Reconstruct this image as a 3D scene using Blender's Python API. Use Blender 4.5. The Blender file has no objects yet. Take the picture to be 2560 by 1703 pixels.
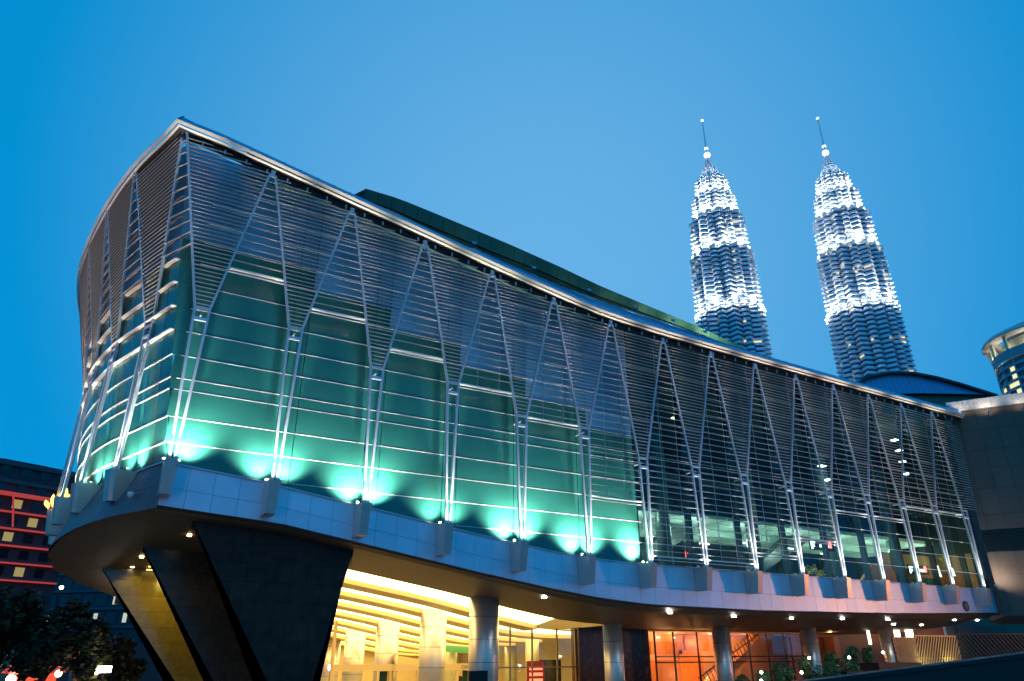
import bpy, math, random
from mathutils import Vector, Matrix
R=math.radians
random.seed(7)
SC=bpy.context.scene; COL=SC.collection
Z0=5.0                       # heights below are given relative to eye level; the ground is 5 m lower

# ---------------------------------------------------------------- camera, world, light, exposure
cam=bpy.data.cameras.new('camera'); co=bpy.data.objects.new('camera',cam); COL.objects.link(co)
co.location=(0,-36,Z0); co.rotation_euler=(R(90+24.1),0,R(-30))
cam.sensor_width=36; cam.lens=24.54; cam.clip_start=.1; cam.clip_end=6000
SC.camera=co
SC.render.resolution_x=1024; SC.render.resolution_y=681
W=bpy.data.worlds.new('World'); SC.world=W; W.use_nodes=True
nt=W.node_tree; N=nt.nodes; L=nt.links; N.clear()
sky=N.new('ShaderNodeTexSky'); sky.sky_type='NISHITA'; sky.sun_disc=False
sky.sun_elevation=R(12); sky.sun_rotation=R(33); sky.dust_density=0.3; sky.ozone_density=3.0; sky.air_density=1.0
bg=N.new('ShaderNodeBackground'); out=N.new('ShaderNodeOutputWorld')
# dusk: the sky's luminance kept, its hue pulled to the blue hour
bw=N.new('ShaderNodeRGBToBW'); L.new(sky.outputs[0],bw.inputs[0])
pw=N.new('ShaderNodeMath'); pw.operation='POWER'; pw.inputs[1].default_value=.06; L.new(bw.outputs[0],pw.inputs[0])
geo=N.new('ShaderNodeTexCoord'); dot=N.new('ShaderNodeVectorMath'); dot.operation='DOT_PRODUCT'
# afterglow direction (towards the two towers), broad and soft
az=R(33); el=R(30)
dot.inputs[1].default_value=(math.sin(az)*math.cos(el),math.cos(az)*math.cos(el),math.sin(el))
L.new(geo.outputs['Generated'],dot.inputs[0])
mr=N.new('ShaderNodeMapRange'); mr.inputs[1].default_value=.785; mr.inputs[2].default_value=1.0
L.new(dot.outputs['Value'],mr.inputs[0])
mx=N.new('ShaderNodeMixRGB'); mx.inputs[1].default_value=(.0015,.270,.64,1); mx.inputs[2].default_value=(.125,.415,.755,1)
p2=N.new('ShaderNodeMath'); p2.operation='POWER'; p2.inputs[1].default_value=1.35; L.new(mr.outputs[0],p2.inputs[0]); L.new(p2.outputs[0],mx.inputs[0])
mm=N.new('ShaderNodeMixRGB'); mm.blend_type='MULTIPLY'; mm.inputs[0].default_value=1
L.new(mx.outputs[0],mm.inputs[1]); L.new(pw.outputs[0],mm.inputs[2])
L.new(mm.outputs[0],bg.inputs[0]); bg.inputs[1].default_value=1.0; L.new(bg.outputs[0],out.inputs[0])
SKYBG=bg
sl=bpy.data.lights.new('sun','SUN'); sl.energy=.06; sl.angle=R(15); sl.color=(.75,.85,1)
so=bpy.data.objects.new('sun',sl); COL.objects.link(so); so.rotation_euler=(R(60),0,R(-30)); so.location=(0,-50,80)
vs=SC.view_settings; vs.view_transform='Standard'; vs.look='None'; vs.exposure=0; vs.gamma=1; vs.use_curve_mapping=False
SC.cycles.use_denoising=True

# ---------------------------------------------------------------- helpers
_m={}
def mat(name,col,rough=.5,metal=0,emit=0,ecol=None,bump=0,bscale=8,var=0,vscale=3,spec=.5,coat=0):
    if name in _m: return _m[name]
    m=bpy.data.materials.new(name); m.use_nodes=True; t=m.node_tree; n=t.nodes; l=t.links
    p=n['Principled BSDF']; p.inputs['Base Color'].default_value=(*col,1)
    p.inputs['Roughness'].default_value=rough; p.inputs['Metallic'].default_value=metal
    p.inputs['Specular IOR Level'].default_value=spec; p.inputs['Coat Weight'].default_value=coat
    if emit:
        p.inputs['Emission Color'].default_value=(*(ecol or col),1); p.inputs['Emission Strength'].default_value=emit
    if var or bump:
        tc=n.new('ShaderNodeTexCoord'); nz=n.new('ShaderNodeTexNoise'); nz.inputs['Scale'].default_value=vscale
        nz.inputs['Detail'].default_value=6; l.new(tc.outputs['Object'],nz.inputs[0])
        if var:
            mp=n.new('ShaderNodeMapRange'); mp.inputs[1].default_value=.3; mp.inputs[2].default_value=.7
            mp.inputs[3].default_value=1-var; mp.inputs[4].default_value=1+var; l.new(nz.outputs[0],mp.inputs[0])
            oi=n.new('ShaderNodeObjectInfo'); m2=n.new('ShaderNodeMapRange'); m2.inputs[3].default_value=1-var*.6; m2.inputs[4].default_value=1+var*.6
            l.new(oi.outputs['Random'],m2.inputs[0])
            mu=n.new('ShaderNodeMath'); mu.operation='MULTIPLY'; l.new(mp.outputs[0],mu.inputs[0]); l.new(m2.outputs[0],mu.inputs[1])
            mc=n.new('ShaderNodeMixRGB'); mc.blend_type='MULTIPLY'; mc.inputs[0].default_value=1; mc.inputs[1].default_value=(*col,1)
            l.new(mu.outputs[0],mc.inputs[2]); l.new(mc.outputs[0],p.inputs['Base Color'])
            m3=n.new('ShaderNodeMapRange'); m3.inputs[3].default_value=max(0,rough-.06); m3.inputs[4].default_value=rough+.08
            l.new(nz.outputs[0],m3.inputs[0]); l.new(m3.outputs[0],p.inputs['Roughness'])
        if bump:
            nb=n.new('ShaderNodeTexNoise'); nb.inputs['Scale'].default_value=bscale; l.new(tc.outputs['Object'],nb.inputs[0])
            b=n.new('ShaderNodeBump'); b.inputs['Strength'].default_value=bump; b.inputs['Distance'].default_value=.05
            l.new(nb.outputs[0],b.inputs['Height']); l.new(b.outputs[0],p.inputs['Normal'])
    _m[name]=m; return m
def glassmat(name,tint,refl=(.9,.95,1),fac=.12):
    if name in _m: return _m[name]
    m=bpy.data.materials.new(name); m.use_nodes=True; t=m.node_tree; n=t.nodes; l=t.links; n.clear()
    o=n.new('ShaderNodeOutputMaterial'); a=n.new('ShaderNodeBsdfTransparent'); a.inputs[0].default_value=(*tint,1)
    g=n.new('ShaderNodeBsdfGlossy'); g.inputs[0].default_value=(*refl,1); g.inputs['Roughness'].default_value=.03
    lw=n.new('ShaderNodeLayerWeight'); f=n.new('ShaderNodeMath'); f.operation='POWER'; f.inputs[1].default_value=4.0; l.new(lw.outputs['Facing'],f.inputs[0])
    ad=n.new('ShaderNodeMath'); ad.operation='ADD'; ad.inputs[1].default_value=fac*.6; ad.use_clamp=True
    l.new(f.outputs[0],ad.inputs[0]); mx=n.new('ShaderNodeMixShader'); l.new(ad.outputs[0],mx.inputs[0])
    l.new(a.outputs[0],mx.inputs[1]); l.new(g.outputs[0],mx.inputs[2]); l.new(mx.outputs[0],o.inputs[0])
    _m[name]=m; return m
class MB:
    def __init__(s): s.v=[]; s.f=[]; s.mi=[]
    def add(s,vs,fs,mi=0):
        b=len(s.v); s.v+= [tuple(p) for p in vs]; s.f+=[tuple(b+i for i in f) for f in fs]; s.mi+=[mi]*len(fs)
    def quad(s,a,b,c,d,mi=0): s.add([a,b,c,d],[(0,1,2,3)],mi)
    def box(s,x0,x1,y0,y1,z0,z1,mi=0):
        s.add([(x0,y0,z0),(x1,y0,z0),(x1,y1,z0),(x0,y1,z0),(x0,y0,z1),(x1,y0,z1),(x1,y1,z1),(x0,y1,z1)],
          [(3,2,1,0),(4,5,6,7),(0,1,5,4),(1,2,6,5),(2,3,7,6),(3,0,4,7)],mi)
    def bar(s,p,q,w,h,up=(0,0,1),mi=0):
        p=Vector(p); q=Vector(q); d=(q-p).normalized(); u=Vector(up)
        a=d.cross(u)
        if a.length<1e-4: a=d.cross(Vector((0,1,0)))
        a.normalize(); b=a.cross(d).normalized(); a=a*w/2; b=b*h/2
        vs=[p-a-b,p+a-b,p+a+b,p-a+b,q-a-b,q+a-b,q+a+b,q-a+b]
        s.add(vs,[(3,2,1,0),(4,5,6,7),(0,1,5,4),(1,2,6,5),(2,3,7,6),(3,0,4,7)],mi)
    def slab(s,pts,off,mi=0):
        """polygon pts extruded by vector off"""
        n=len(pts); o=Vector(off); vs=[Vector(p) for p in pts]+[Vector(p)+o for p in pts]
        fs=[tuple(range(n)),tuple(range(2*n-1,n-1,-1))]+[(i,n+i,n+(i+1)%n,(i+1)%n) for i in range(n)]
        s.add(vs,fs,mi)
    def cyl(s,x,y,z0,z1,r0,r1=None,n=32,mi=0,cap=True):
        r1=r0 if r1 is None else r1
        vs=[(x+r0*math.cos(2*math.pi*i/n),y+r0*math.sin(2*math.pi*i/n),z0) for i in range(n)]+[(x+r1*math.cos(2*math.pi*i/n),y+r1*math.sin(2*math.pi*i/n),z1) for i in range(n)]
        fs=[(i,(i+1)%n,n+(i+1)%n,n+i) for i in range(n)]
        if cap: fs+=[tuple(range(n-1,-1,-1)),tuple(range(n,2*n))]
        s.add(vs,fs,mi)
    def lathe(s,x,y,prof,n=24,mi=0):
        vs=[];fs=[]
        for r,z in prof: vs+=[(x+r*math.cos(2*math.pi*i/n),y+r*math.sin(2*math.pi*i/n),z) for i in range(n)]
        for k in range(len(prof)-1):
            for i in range(n): fs.append((k*n+i,k*n+(i+1)%n,(k+1)*n+(i+1)%n,(k+1)*n+i))
        s.add(vs,fs,mi)
    def build(s,name,mats,parent=None,smooth=False,label=None,kind=None):
        me=bpy.data.meshes.new(name); me.from_pydata(s.v,[],s.f)
        if not isinstance(mats,(list,tuple)): mats=[mats]
        for m in mats: me.materials.append(m)
        if any(s.mi): me.polygons.foreach_set('material_index',s.mi)
        if smooth: me.polygons.foreach_set('use_smooth',[True]*len(s.f))
        me.update()
        o=bpy.data.objects.new(name,me); COL.objects.link(o)
        if parent is not None:
            o.parent=parent; o.matrix_parent_inverse=Matrix.Translation(-parent_world(parent)) if True else Matrix()
        if label: o['label']=label
        if kind: o['kind']=kind
        return o
def parent_world(o):
    v=Vector((0,0,0))
    while o is not None:
        v=v+o.location+o.matrix_parent_inverse.translation if o.parent else v+o.location
        o=o.parent
    return v
def thing(name,label,cat,loc=(0,0,0),group=None):
    o=bpy.data.objects.new(name,None); COL.objects.link(o); o.location=loc; o.empty_display_size=.5
    o['label']=label; o['category']=cat
    if group: o['group']=group
    return o
def tag(o,label,cat,group=None):
    o['label']=label; o['category']=cat
    if group: o['group']=group
    return o
def lamp(name,kind,loc,energy,col=(1,.8,.5),parent=None,size=.1,aim=None,angle=90,blend=.6,shape=None,sy=None):
    l=bpy.data.lights.new(name,kind); l.energy=energy; l.color=col
    if kind=='AREA':
        l.size=size
        if sy: l.shape='RECTANGLE'; l.size_y=sy
    elif kind in('POINT','SPOT'): l.shadow_soft_size=size
    if kind=='SPOT': l.spot_size=R(angle); l.spot_blend=blend
    o=bpy.data.objects.new(name,l); COL.objects.link(o); o.location=loc
    if aim is not None: o.rotation_euler=(Vector(aim)-Vector(loc)).to_track_quat('-Z','Y').to_euler()
    if parent is not None:
        o.parent=parent; o.matrix_parent_inverse=Matrix.Translation(-parent_world(parent))
    return o
def interp(tab,x):
    if x<=tab[0][0]: return tab[0][1]
    for (a,b),(c,d) in zip(tab,tab[1:]):
        if x<=c: return b+(d-b)*(x-a)/(c-a)
    return tab[-1][1]
def interpv(lst,u):
    """catmull-rom through a list of tuples at integer u>=0"""
    n=len(lst); u=max(0,min(n-1.0001,u)); i=int(u); f=u-i
    p=[Vector(lst[max(0,min(n-1,j))]) for j in (i-1,i,i+1,i+2)]
    return .5*((2*p[1])+(p[2]-p[0])*f+(2*p[0]-5*p[1]+4*p[2]-p[3])*f*f+(3*p[1]-p[0]-3*p[2]+p[3])*f**3)

# ---------------------------------------------------------------- materials
steel=mat('brushed_steel',(.50,.54,.60),.40,.35,var=.08,vscale=2)
alum=mat('aluminium_blade',(.56,.53,.50),.42,.15,var=.06)
white=mat('white_painted_steel',(.78,.78,.76),.4)
nosem=mat('mauve_shade_cladding',(.17,.125,.145),.5,.15,var=.12,vscale=.5)  # darker copy of the fascia cladding, with the rounded end's shade in its colour
fascia_m=mat('fascia_metal',(.68,.77,.92),.45,.5,var=.07,vscale=.6)
bracket_m=mat('bracket_metal',(.62,.54,.50),.36,.55,var=.05)
dark=mat('dark_joint',(.012,.013,.016),.7)
greeng=mat('green_glass',(.022,.145,.118),.22,0,spec=.8)
bluew=mat('blue_grey_cladding',(.15,.42,.60),.36,.5,var=.06,vscale=.8)
clear=glassmat('clear_teal_glass',(.74,.90,.87),(.25,.48,.52),.08)
clearw=glassmat('clear_glass',(.95,.95,.92),(.9,.95,1),.08)
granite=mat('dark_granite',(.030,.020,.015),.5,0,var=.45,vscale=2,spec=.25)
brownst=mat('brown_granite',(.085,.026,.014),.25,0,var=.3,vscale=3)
ylit_gran=mat('yellow_lit_granite',(.13,.095,.02),.13,0,var=.15,vscale=3,spec=.9)  # granite of the rear pier, yellow lamp light put into its base colour
cream=mat('cream_panel',(.60,.46,.20),.5)
roofblue=mat('ribbed_roof_metal',(.13,.36,.55),.35,.5,var=.06)
greenroof=mat('green_roof_metal',(.03,.13,.09),.45,.3,var=.1,vscale=.8)
def ribbed(name,col,axis,scale,rough=.45,metal=.3):
    m=mat(name,col,rough,metal); t=m.node_tree; n=t.nodes; l=t.links; p=n['Principled BSDF']
    tc=n.new('ShaderNodeTexCoord'); w=n.new('ShaderNodeTexWave'); w.bands_direction=axis; w.inputs['Scale'].default_value=scale
    w.wave_profile='SAW'; l.new(tc.outputs['Object'],w.inputs[0])
    b=n.new('ShaderNodeBump'); b.inputs['Strength'].default_value=.6; b.inputs['Distance'].default_value=.04
    l.new(w.outputs['Fac'],b.inputs['Height']); l.new(b.outputs[0],p.inputs['Normal']); return m
soffit_m=ribbed('bronze_soffit_planks',(.15,.105,.058),'Y',1.0,.5,.1)
def E(name,c,s): return mat(name,c,.5,0,emit=s,ecol=c)
troughE=E('ceiling_trough_light',(1,.76,.32),5.0)
lampW=E('white_lamp',(1,.97,.9),30)
lampY=E('warm_lamp',(1,.75,.35),12)

# ---------------------------------------------------------------- ground
g=MB(); g.add([(-3000,-3000,0),(3000,-3000,0),(3000,3000,0),(-3000,3000,0)],[(0,1,2,3)])
o=g.build('ground',mat('asphalt',(.05,.05,.052),.85,bump=.3,bscale=3,var=.2)); o['kind']='structure'
g=MB(); g.box(-25,120,-24,60,.0,.12)
o=g.build('plaza',mat('plaza_paving',(.16,.14,.12),.6,var=.15)); o['kind']='structure'

# ---------------------------------------------------------------- convention hall
HALL=thing('convention_hall','long hall with green glass front, steel lattice and louvres, raised on columns and dark piers','building',(20,12,0))
SPB=4.8
def zfT(s): return interp([(2,8.35),(6.8,7.9),(8.8,7.6),(14.2,6.88),(19.2,6.2),(24.8,5.53),(28,5.32),(31,5.26),(80,5.26)],s)+Z0
def zfB(s): return interp([(2,6.22),(7.85,5.84),(12,5.2),(19.3,4.05),(24,3.4),(27.6,2.98),(31.5,2.72),(41.6,2.62),(57,2.8),(72,3.2)],s)+Z0
EAVE=[(-.9,26.35),(1.58,26.1),(4.2,25.65),(8.9,24.85),(13.75,24.05),(18.6,23.2),(23.2,22.45),(25.6,22.1),(28,21.8),(32.8,21.6),(37.6,21.55),(42.5,21.5),(52,21.45),(72,21.38)]
def zE(s): return interp(EAVE,s)+Z0
# plan curves of the rounded end (index 0 at the sharp corner, running away from it)
Bc=[(2.27,0),(0.1,3.75),(-1.38,8.25),(-2.30,12.95),(-2.78,17.8),(-2.7,22.7),(-2.1,27.5),(-1,32.3)]
Ac=[(-.41,-.7,26.16),(-2.5,5.1,26.4),(-3.81,10.5,26.5),(-4.76,16.0,26.5),(-5.25,21.2,26.5),(-5.25,26.3,26.5),(-4.9,31,26.5)]
Gc=[(2.03,1.0),(1.0,4.15),(-.42,8.5),(-1.34,13.05),(-1.78,17.8),(-1.7,22.6),(-1.1,27.3),(0,32)]
Sc=[(2.1,.9,6.2),(0,3.4,5.87),(-1.45,6.7,5.5),(-2.2,10.5,5.0),(-1.9,15.8,4.6),(-1.0,20,4.45),(0,24.5,4.3),(3.5,35.6,4.0)]
Ec=[(-.89,-1.1,26.4),(-1.5,.9,26.42),(-2.49,3.9,26.5),(-3.35,7.1,26.5),(-4.12,10.7,26.5),(-4.8,14.7,26.5),(-5.25,18.2,26.5),(-5.5,22,26.5),(-5.45,27,26.5),(-5.0,33,26.5)]
def B(i):
    return Vector((2.27+SPB*i,0)) if i>=0 else Vector(Bc[-i])
def APX(i):
    if i>=1:
        x=-.33+SPB*i; return Vector((x,-.7,interp([(4.4,25.1),(9.1,24.2),(13.97,23.42),(18.8,22.62),(23.5,21.88),(28.2,21.3),(33,21.0),(37.9,20.95),(72,20.85)],x)+Z0))
    a=Ac[-i]; return Vector((a[0],a[1],a[2]+Z0))
def nodez(i):
    if i<=1: return 16.27+Z0
    return {2:14.88,3:14.87,4:13.56,5:13.52}.get(i,12.1)+Z0
NB=14
def tang(i):
    if i>0: return Vector((1,0,0))
    if i==0: return Vector((1,0,0))
    a=Vector(Bc[-i-1]); b=Vector(Bc[-i+1]); t=(b-a).normalized(); return Vector((-t.x,-t.y,0))
def inward(i):
    t=tang(i); return Vector((-t.y,t.x,0))
def brk_top(i):
    return zfT(B(i).x) if i>=0 else 8.35+Z0
def low(i): return brk_top(i)+.02
IS=range(-6,NB+1)
HW=.36
def armpts(i):
    """node left/right points, apexes left/right"""
    b=B(i); t=tang(i); z=nodez(i); n=Vector((b.x,b.y,z))
    aL=APX(i); aR=APX(i+1) if i<NB else None
    return n-t*HW, n+t*HW, aL, aR
# Y struts
for i in IS:
    b=B(i); t=tang(i); nL,nR,aL,aR=armpts(i); z=nodez(i)
    base=Vector((b.x,b.y,low(i)))
    m=MB()
    m.bar(nL,nR,.16,.14); 
    cL=nL-Vector((0,0,.62)); cR=nR-Vector((0,0,.62)); m.bar(cL,cR,.18,.16)
    m.bar((nL+nR)/2-Vector((0,0,.3)),(nL+nR)/2-Vector((0,0,.3))+inward(i)*.95,.07,.07)
    # pins back to the wall
    root=m.build('y_strut',steel,HALL)
    for sgn,n_ in((-1,nL),(1,nR)):
        p=MB(); p.bar(base+t*sgn*.12,n_,.125,.15,up=inward(i)); p.build('post',steel,root)
    for sgn,n_,a in((-1,nL,aL),(1,nR,aR)):
        if a is None: continue
        tt=(tang(i) if (i>0 or sgn>0 or i==0) else tang(i))
        tgt=a-tt*sgn*.16 if not (i==0 and sgn<0) else a+Vector((.12,0,0))
        p=MB(); p.bar(n_,tgt,.11,.14,up=inward(i)); p.build('arm',steel,root)
# apex shoes
for i in range(-5,NB+1):
    a=APX(i); t=tang(i) if i>0 else Vector((1,0,0))
    m=MB(); m.bar(a-Vector((0,0,.15)),a+Vector((0,0,.30)),.24,.14,up=(0,1,0)); m.build('strut_shoe',steel,HALL)
# brackets with uplights
for i in IS:
    b=B(i); t=tang(i); n=inward(i); zt=brk_top(i)-.02; h=1.62 if i<6 else 1.45
    if i<0: h=1.55
    P=lambda s,y,z: Vector((b.x,b.y,0))+t*s+n*y+Vector((0,0,z))
    m=MB(); w=.30 if i>=0 else .36
    yo=-.36; yb=.93
    vs=[P(-w,yo,zt),P(w*.75,yo,zt),P(w,yo+.2,zt),P(w,yb,zt),P(-w,yb,zt),
        P(-w*.85,yo+.22,zt-h),P(w*.6,yo+.22,zt-h),P(w*.85,yo+.38,zt-h),P(w*.85,yb,zt-h),P(-w*.85,yb,zt-h)]
    m.add(vs,[(0,1,2,3,4),(9,8,7,6,5),(0,5,6,1),(1,6,7,2),(2,7,8,3),(3,8,9,4),(4,9,5,0)])
    m.build('strut_bracket',bracket_m,HALL)
    f=MB()
    for sg in(-1,1):
        c=P(sg*.30,.42,zt+.02); f.bar(c,c+Vector((0,0,.12)),.16,.16)
    fx=f.build('uplight',[steel],HALL)
    if i>=-4:
        bright=1.0 if i<=6 else .0
        for sg in(-1,1):
            if i==6 and sg>0: continue
            if bright:
                c=P(sg*.34,.16,zt+.10); aim=P(sg*.80,1.0,zt+1.25)
                lamp('uplight_beam','SPOT',c,4000*(.4 if i==3 else 1)*(1 if i>=0 else .45)*random.uniform(.6,1.25),(1,.95,.76),fx,.15,aim,86,1.0)
        # narrow light washing the strut posts
        c=P(0,-.55,zt+.10); lamp('strut_light','SPOT',P(0,-.5,zt+.06),190,(1,.98,.92),fx,.05,P(0,-.1,zt+.75),95,.7)
        lamp('strut_light','SPOT',c,3000,(1,.99,.95),fx,.05,P(0,-.05,zt+2.4),30,1.0)
        c=P(0,.5,zt+.15); lamp('strut_light','SPOT',c,1200,(1,.99,.95),fx,.05,P(0,.05,zt+2.4),30,1.0)
        c=P(0,-.9,zt-.2); (lamp('flood_beam','SPOT',c,800,(1,.93,.82),fx,.08,P(0,-.1,zt+14),40,.9), lamp('eave_fill_beam','SPOT',P(0,-1.3,zt-.2),14000,(1,.90,.74),fx,.06,P(-2.4,-1.22,APX(i).z),15,1.0)) if i>=0 else lamp('flood_beam','SPOT',c,2800,(1,.74,.52),fx,.08,P(0,-1.6,zt+16),34,.9)  # separate narrow spots added to brighten the eave strip
# fascia panels, four to a bay in two rows
bk=MB()
def fpanel(a,b,zt0,zt1,zb0,zb1,y0,nrm,fr=.44):
    """two cladding panels between plan points a and b"""
    d=(b-a); L_=d.length; u=d/L_; g_=.008
    for (fa,fb) in((0,fr),(fr,1)):
        z00=zb0+(zt0-zb0)*fa; z10=zb1+(zt1-zb1)*fa; z01=zb0+(zt0-zb0)*fb; z11=zb1+(zt1-zb1)*fb
        p=[a+u*g_+Vector((0,0,z00+g_)),b-u*g_+Vector((0,0,z10+g_)),b-u*g_+Vector((0,0,z11-g_)),a+u*g_+Vector((0,0,z01-g_))]
        m=MB(); m.slab(p,nrm*.04); m.build('fascia_panel',fascia_m,HALL)
x=2.05
k=0
xs=[2.05]
while xs[-1]<71.9: xs.append(xs[-1]+1.2)
for a,b in zip(xs,xs[1:]):
    fpanel(Vector((a,.95,0)),Vector((b,.95,0)),zfT(a),zfT(b),zfB(a)+.12,zfB(b)+.12,.95,Vector((0,1,0)))
    bk.quad((a,1.02,zfB(a)),(b,1.02,zfB(b)),(b,1.02,zfT(b)),(a,1.02,zfT(a)))
    # sill and lower lip
us=[j*.25 for j in range(0,25)]
def gp(u): v=interpv(Gc,u); return Vector((v.x,v.y,8.35+Z0))
def sp(u): v=interpv(Sc,u); return Vector((v.x,v.y,v.z+Z0))
for ua,ub in zip(us,us[1:]):
    a,b=gp(ua),gp(ub); c,d=sp(ub),sp(ua)
    for fa,fb in((0,.5),(.5,1)):
        q=[a.lerp(d,fb),b.lerp(c,fb),b.lerp(c,fa),a.lerp(d,fa)]
        cen=(q[0]+q[1]+q[2]+q[3])/4; q=[cen+(v-cen)*.985 for v in q]
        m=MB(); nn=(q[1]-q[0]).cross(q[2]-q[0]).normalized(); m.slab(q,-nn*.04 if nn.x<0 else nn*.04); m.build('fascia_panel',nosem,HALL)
    bk.quad(*[v+Vector((.30,.18,0)) for v in (a,b,c,d)])
bk.build('fascia_backing',dark,HALL)
# sill and lip trims
lipm=mat('bronze_lip',(.22,.155,.085),.4,.4,var=.1)
tr=MB(); lp=MB()
for a,b in zip(xs,xs[1:]):
    tr.bar((a,.93,zfT(a)+.03),(b,.93,zfT(b)+.03),.16,.07)
    m=MB(); m.slab([(a+.008,.94,zfB(a)+.10),(b-.008,.94,zfB(b)+.10),(b-.008,1.32,zfB(b)-.10),(a+.008,1.32,zfB(a)-.10)],(0,.03,.03)); m.build('lip_panel',lipm,HALL)
for ua,ub in zip(us,us[1:]): tr.bar(gp(ua)+Vector((-.02,0,.03)),gp(ub)+Vector((-.02,0,.03)),.14,.07)
tr.build('sill_trim',steel,HALL)

# glass walls
ROWS=[5.26,6.66,8.0,9.36,10.66,12.08,12.68,13.9,15.25,16.58,17.95,19.3,20.63,21.9,23.2,24.5,25.8,27.4]
# level (row boundary) above which the blue cladding starts, per bay; bay i runs between struts i and i+1
BLUE={-1:19.3,0:20.63,1:19.3,2:17.95,3:16.58,4:15.25,5:13.9}
BAYX=[2.27+SPB*i+.9 for i in range(0,6)]
def topg(s): return zE(s)+.42
YG=1.0
def pane(x0,x1,za,zb,ztop0,ztop1,zbot0,zbot1,mt,nm):
    """quad pane in the front wall clipped by sloping sill and sloping head"""
    g_=.02
    a0=max(za,zbot0); a1=max(za,zbot1); b0=min(zb,ztop0); b1=min(zb,ztop1)
    if b0-a0<.06 and b1-a1<.06: return
    b0=max(b0,a0+.001); b1=max(b1,a1+.001)
    m=MB(); m.slab([(x0+g_,YG,a0+.01),(x1-g_,YG,a1+.01),(x1-g_,YG,b0*0+b1-.01),(x0+g_,YG,b0-.01)],(0,.03,0)); m.build(nm,mt,HALL)
def corner_x(z): return 2.03-.115*max(0,z-Z0-8.4)
tro=MB(); mul=MB()
for i in range(0,15):
    x0=2.03 if i==0 else 2.27+SPB*i-.0; x1=2.27+SPB*(i+1) if i<14 else 72.3
    for za,zb in zip(ROWS,ROWS[1:]):
        za+=Z0; zb+=Z0
        xa=corner_x((za+zb)/2) if i==0 else x0
        xc=(x0+x1)/2
        blue_z=BLUE.get(i)
        green=i<6
        t0,t1=topg(xa),topg(x1); b0,b1=zfT(xa)+.03,zfT(x1)+.03
        if za>=max(t0,t1) or zb<=min(b0,b1): continue
        if green:
            bx=x0+.9 if i>0 else xa
            prev=BLUE[i-1] if i>0 else blue_z
            # strip left of the step follows the previous bay's level
            for (p0,p1,lv) in((xa,bx,prev),(bx,x1,blue_z)):
                if p1-p0<.05: continue
                isb= za>=lv+Z0-.01
                pane(p0,p1,za,zb,topg(p0),topg(p1),zfT(p0)+.03,zfT(p1)+.03,bluew if isb else greeng,'cladding_panel' if isb else 'green_glass_pane')
        elif i==6 and False: pass
        else:
            pane(x0,x1,za,zb,t0,t1,b0,b1,clear,'glass_pane')
# the cladding stops at the seventh strut: extend a narrow strip
# transoms on the front wall
for r in ROWS:
    z=r+Z0
    # find x-range where z is between sill and head
    xs0=[xx*.6 for xx in range(3,120) if zfT(xx*.6)+.1<z<topg(xx*.6)]
    if not xs0: continue
    a=max(min(xs0),corner_x(z)); b=min(max(xs0),72.2)
    m=MB(); 
    m.box(a,b,YG-.018,YG-.002,z-.018,z+.014); m.build('transom',white,HALL)
# mullions behind each strut in the clear part and thin hangers
for i in range(6,15):
    xm=2.27+SPB*i+.02; m=MB(); m.box(xm-.13,xm+.13,YG+.05,YG+.5,zfT(xm)-.2,topg(xm)); m.build('mullion',mat('dark_mullion',(.05,.06,.065),.4,.6),HALL)
# rounded end glass wall, leaning outwards
def gl(u,z):
    v=interpv(Gc,u); lean=.115*max(0,z-Z0-8.4)
    if u<.02: d=Vector((-1,0))
    else:
        a=interpv(Gc,u-.02); b=interpv(Gc,min(6.99,u+.02)); t_=(b-a).normalized(); d=Vector((-t_.y,t_.x)); d=d if d.x<0 else -d
        k=min(1,u/.4); d=(Vector((-1,0))*(1-k)+d*k)
    return Vector((v.x+d.x*lean,v.y+d.y*lean,z))
for j in range(0,12):
    ua,ub=j*.5,j*.5+.5
    for ri,(za,zb) in enumerate(zip(ROWS[2:],ROWS[3:])):
        za=max(za+Z0,8.4+Z0); zb=min(zb+Z0,26.7+Z0)
        if zb-za<.05: continue
        isb=za>=19.3+Z0-.01
        m=MB(); ga=.012
        q=[gl(ua+ga,za+.01),gl(ub-ga,za+.01),gl(ub-ga,zb-.01),gl(ua+ga,zb-.01)]
        m.slab(q,(.03,0,0)); m.build('cladding_panel' if isb else 'green_glass_pane',bluew if isb else greeng,HALL)
for r in ROWS[3:-2]:
    z=r+Z0; m=MB(); uu_=[k*.125 for k in range(0,41)]
    dp=.05 if r<14 else (.22 if r<19.5 else .1)
    for ua,ub in zip(uu_,uu_[1:]):
        a,b=gl(ua,z),gl(ub,z); o_=Vector((-dp,-.02,0))
        m.slab([a+Vector((0,0,-.03)),b+Vector((0,0,-.03)),b+o_+Vector((0,0,-.03)),a+o_+Vector((0,0,-.03))],(0,0,.06))
    m.build('transom',white,HALL)
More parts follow.
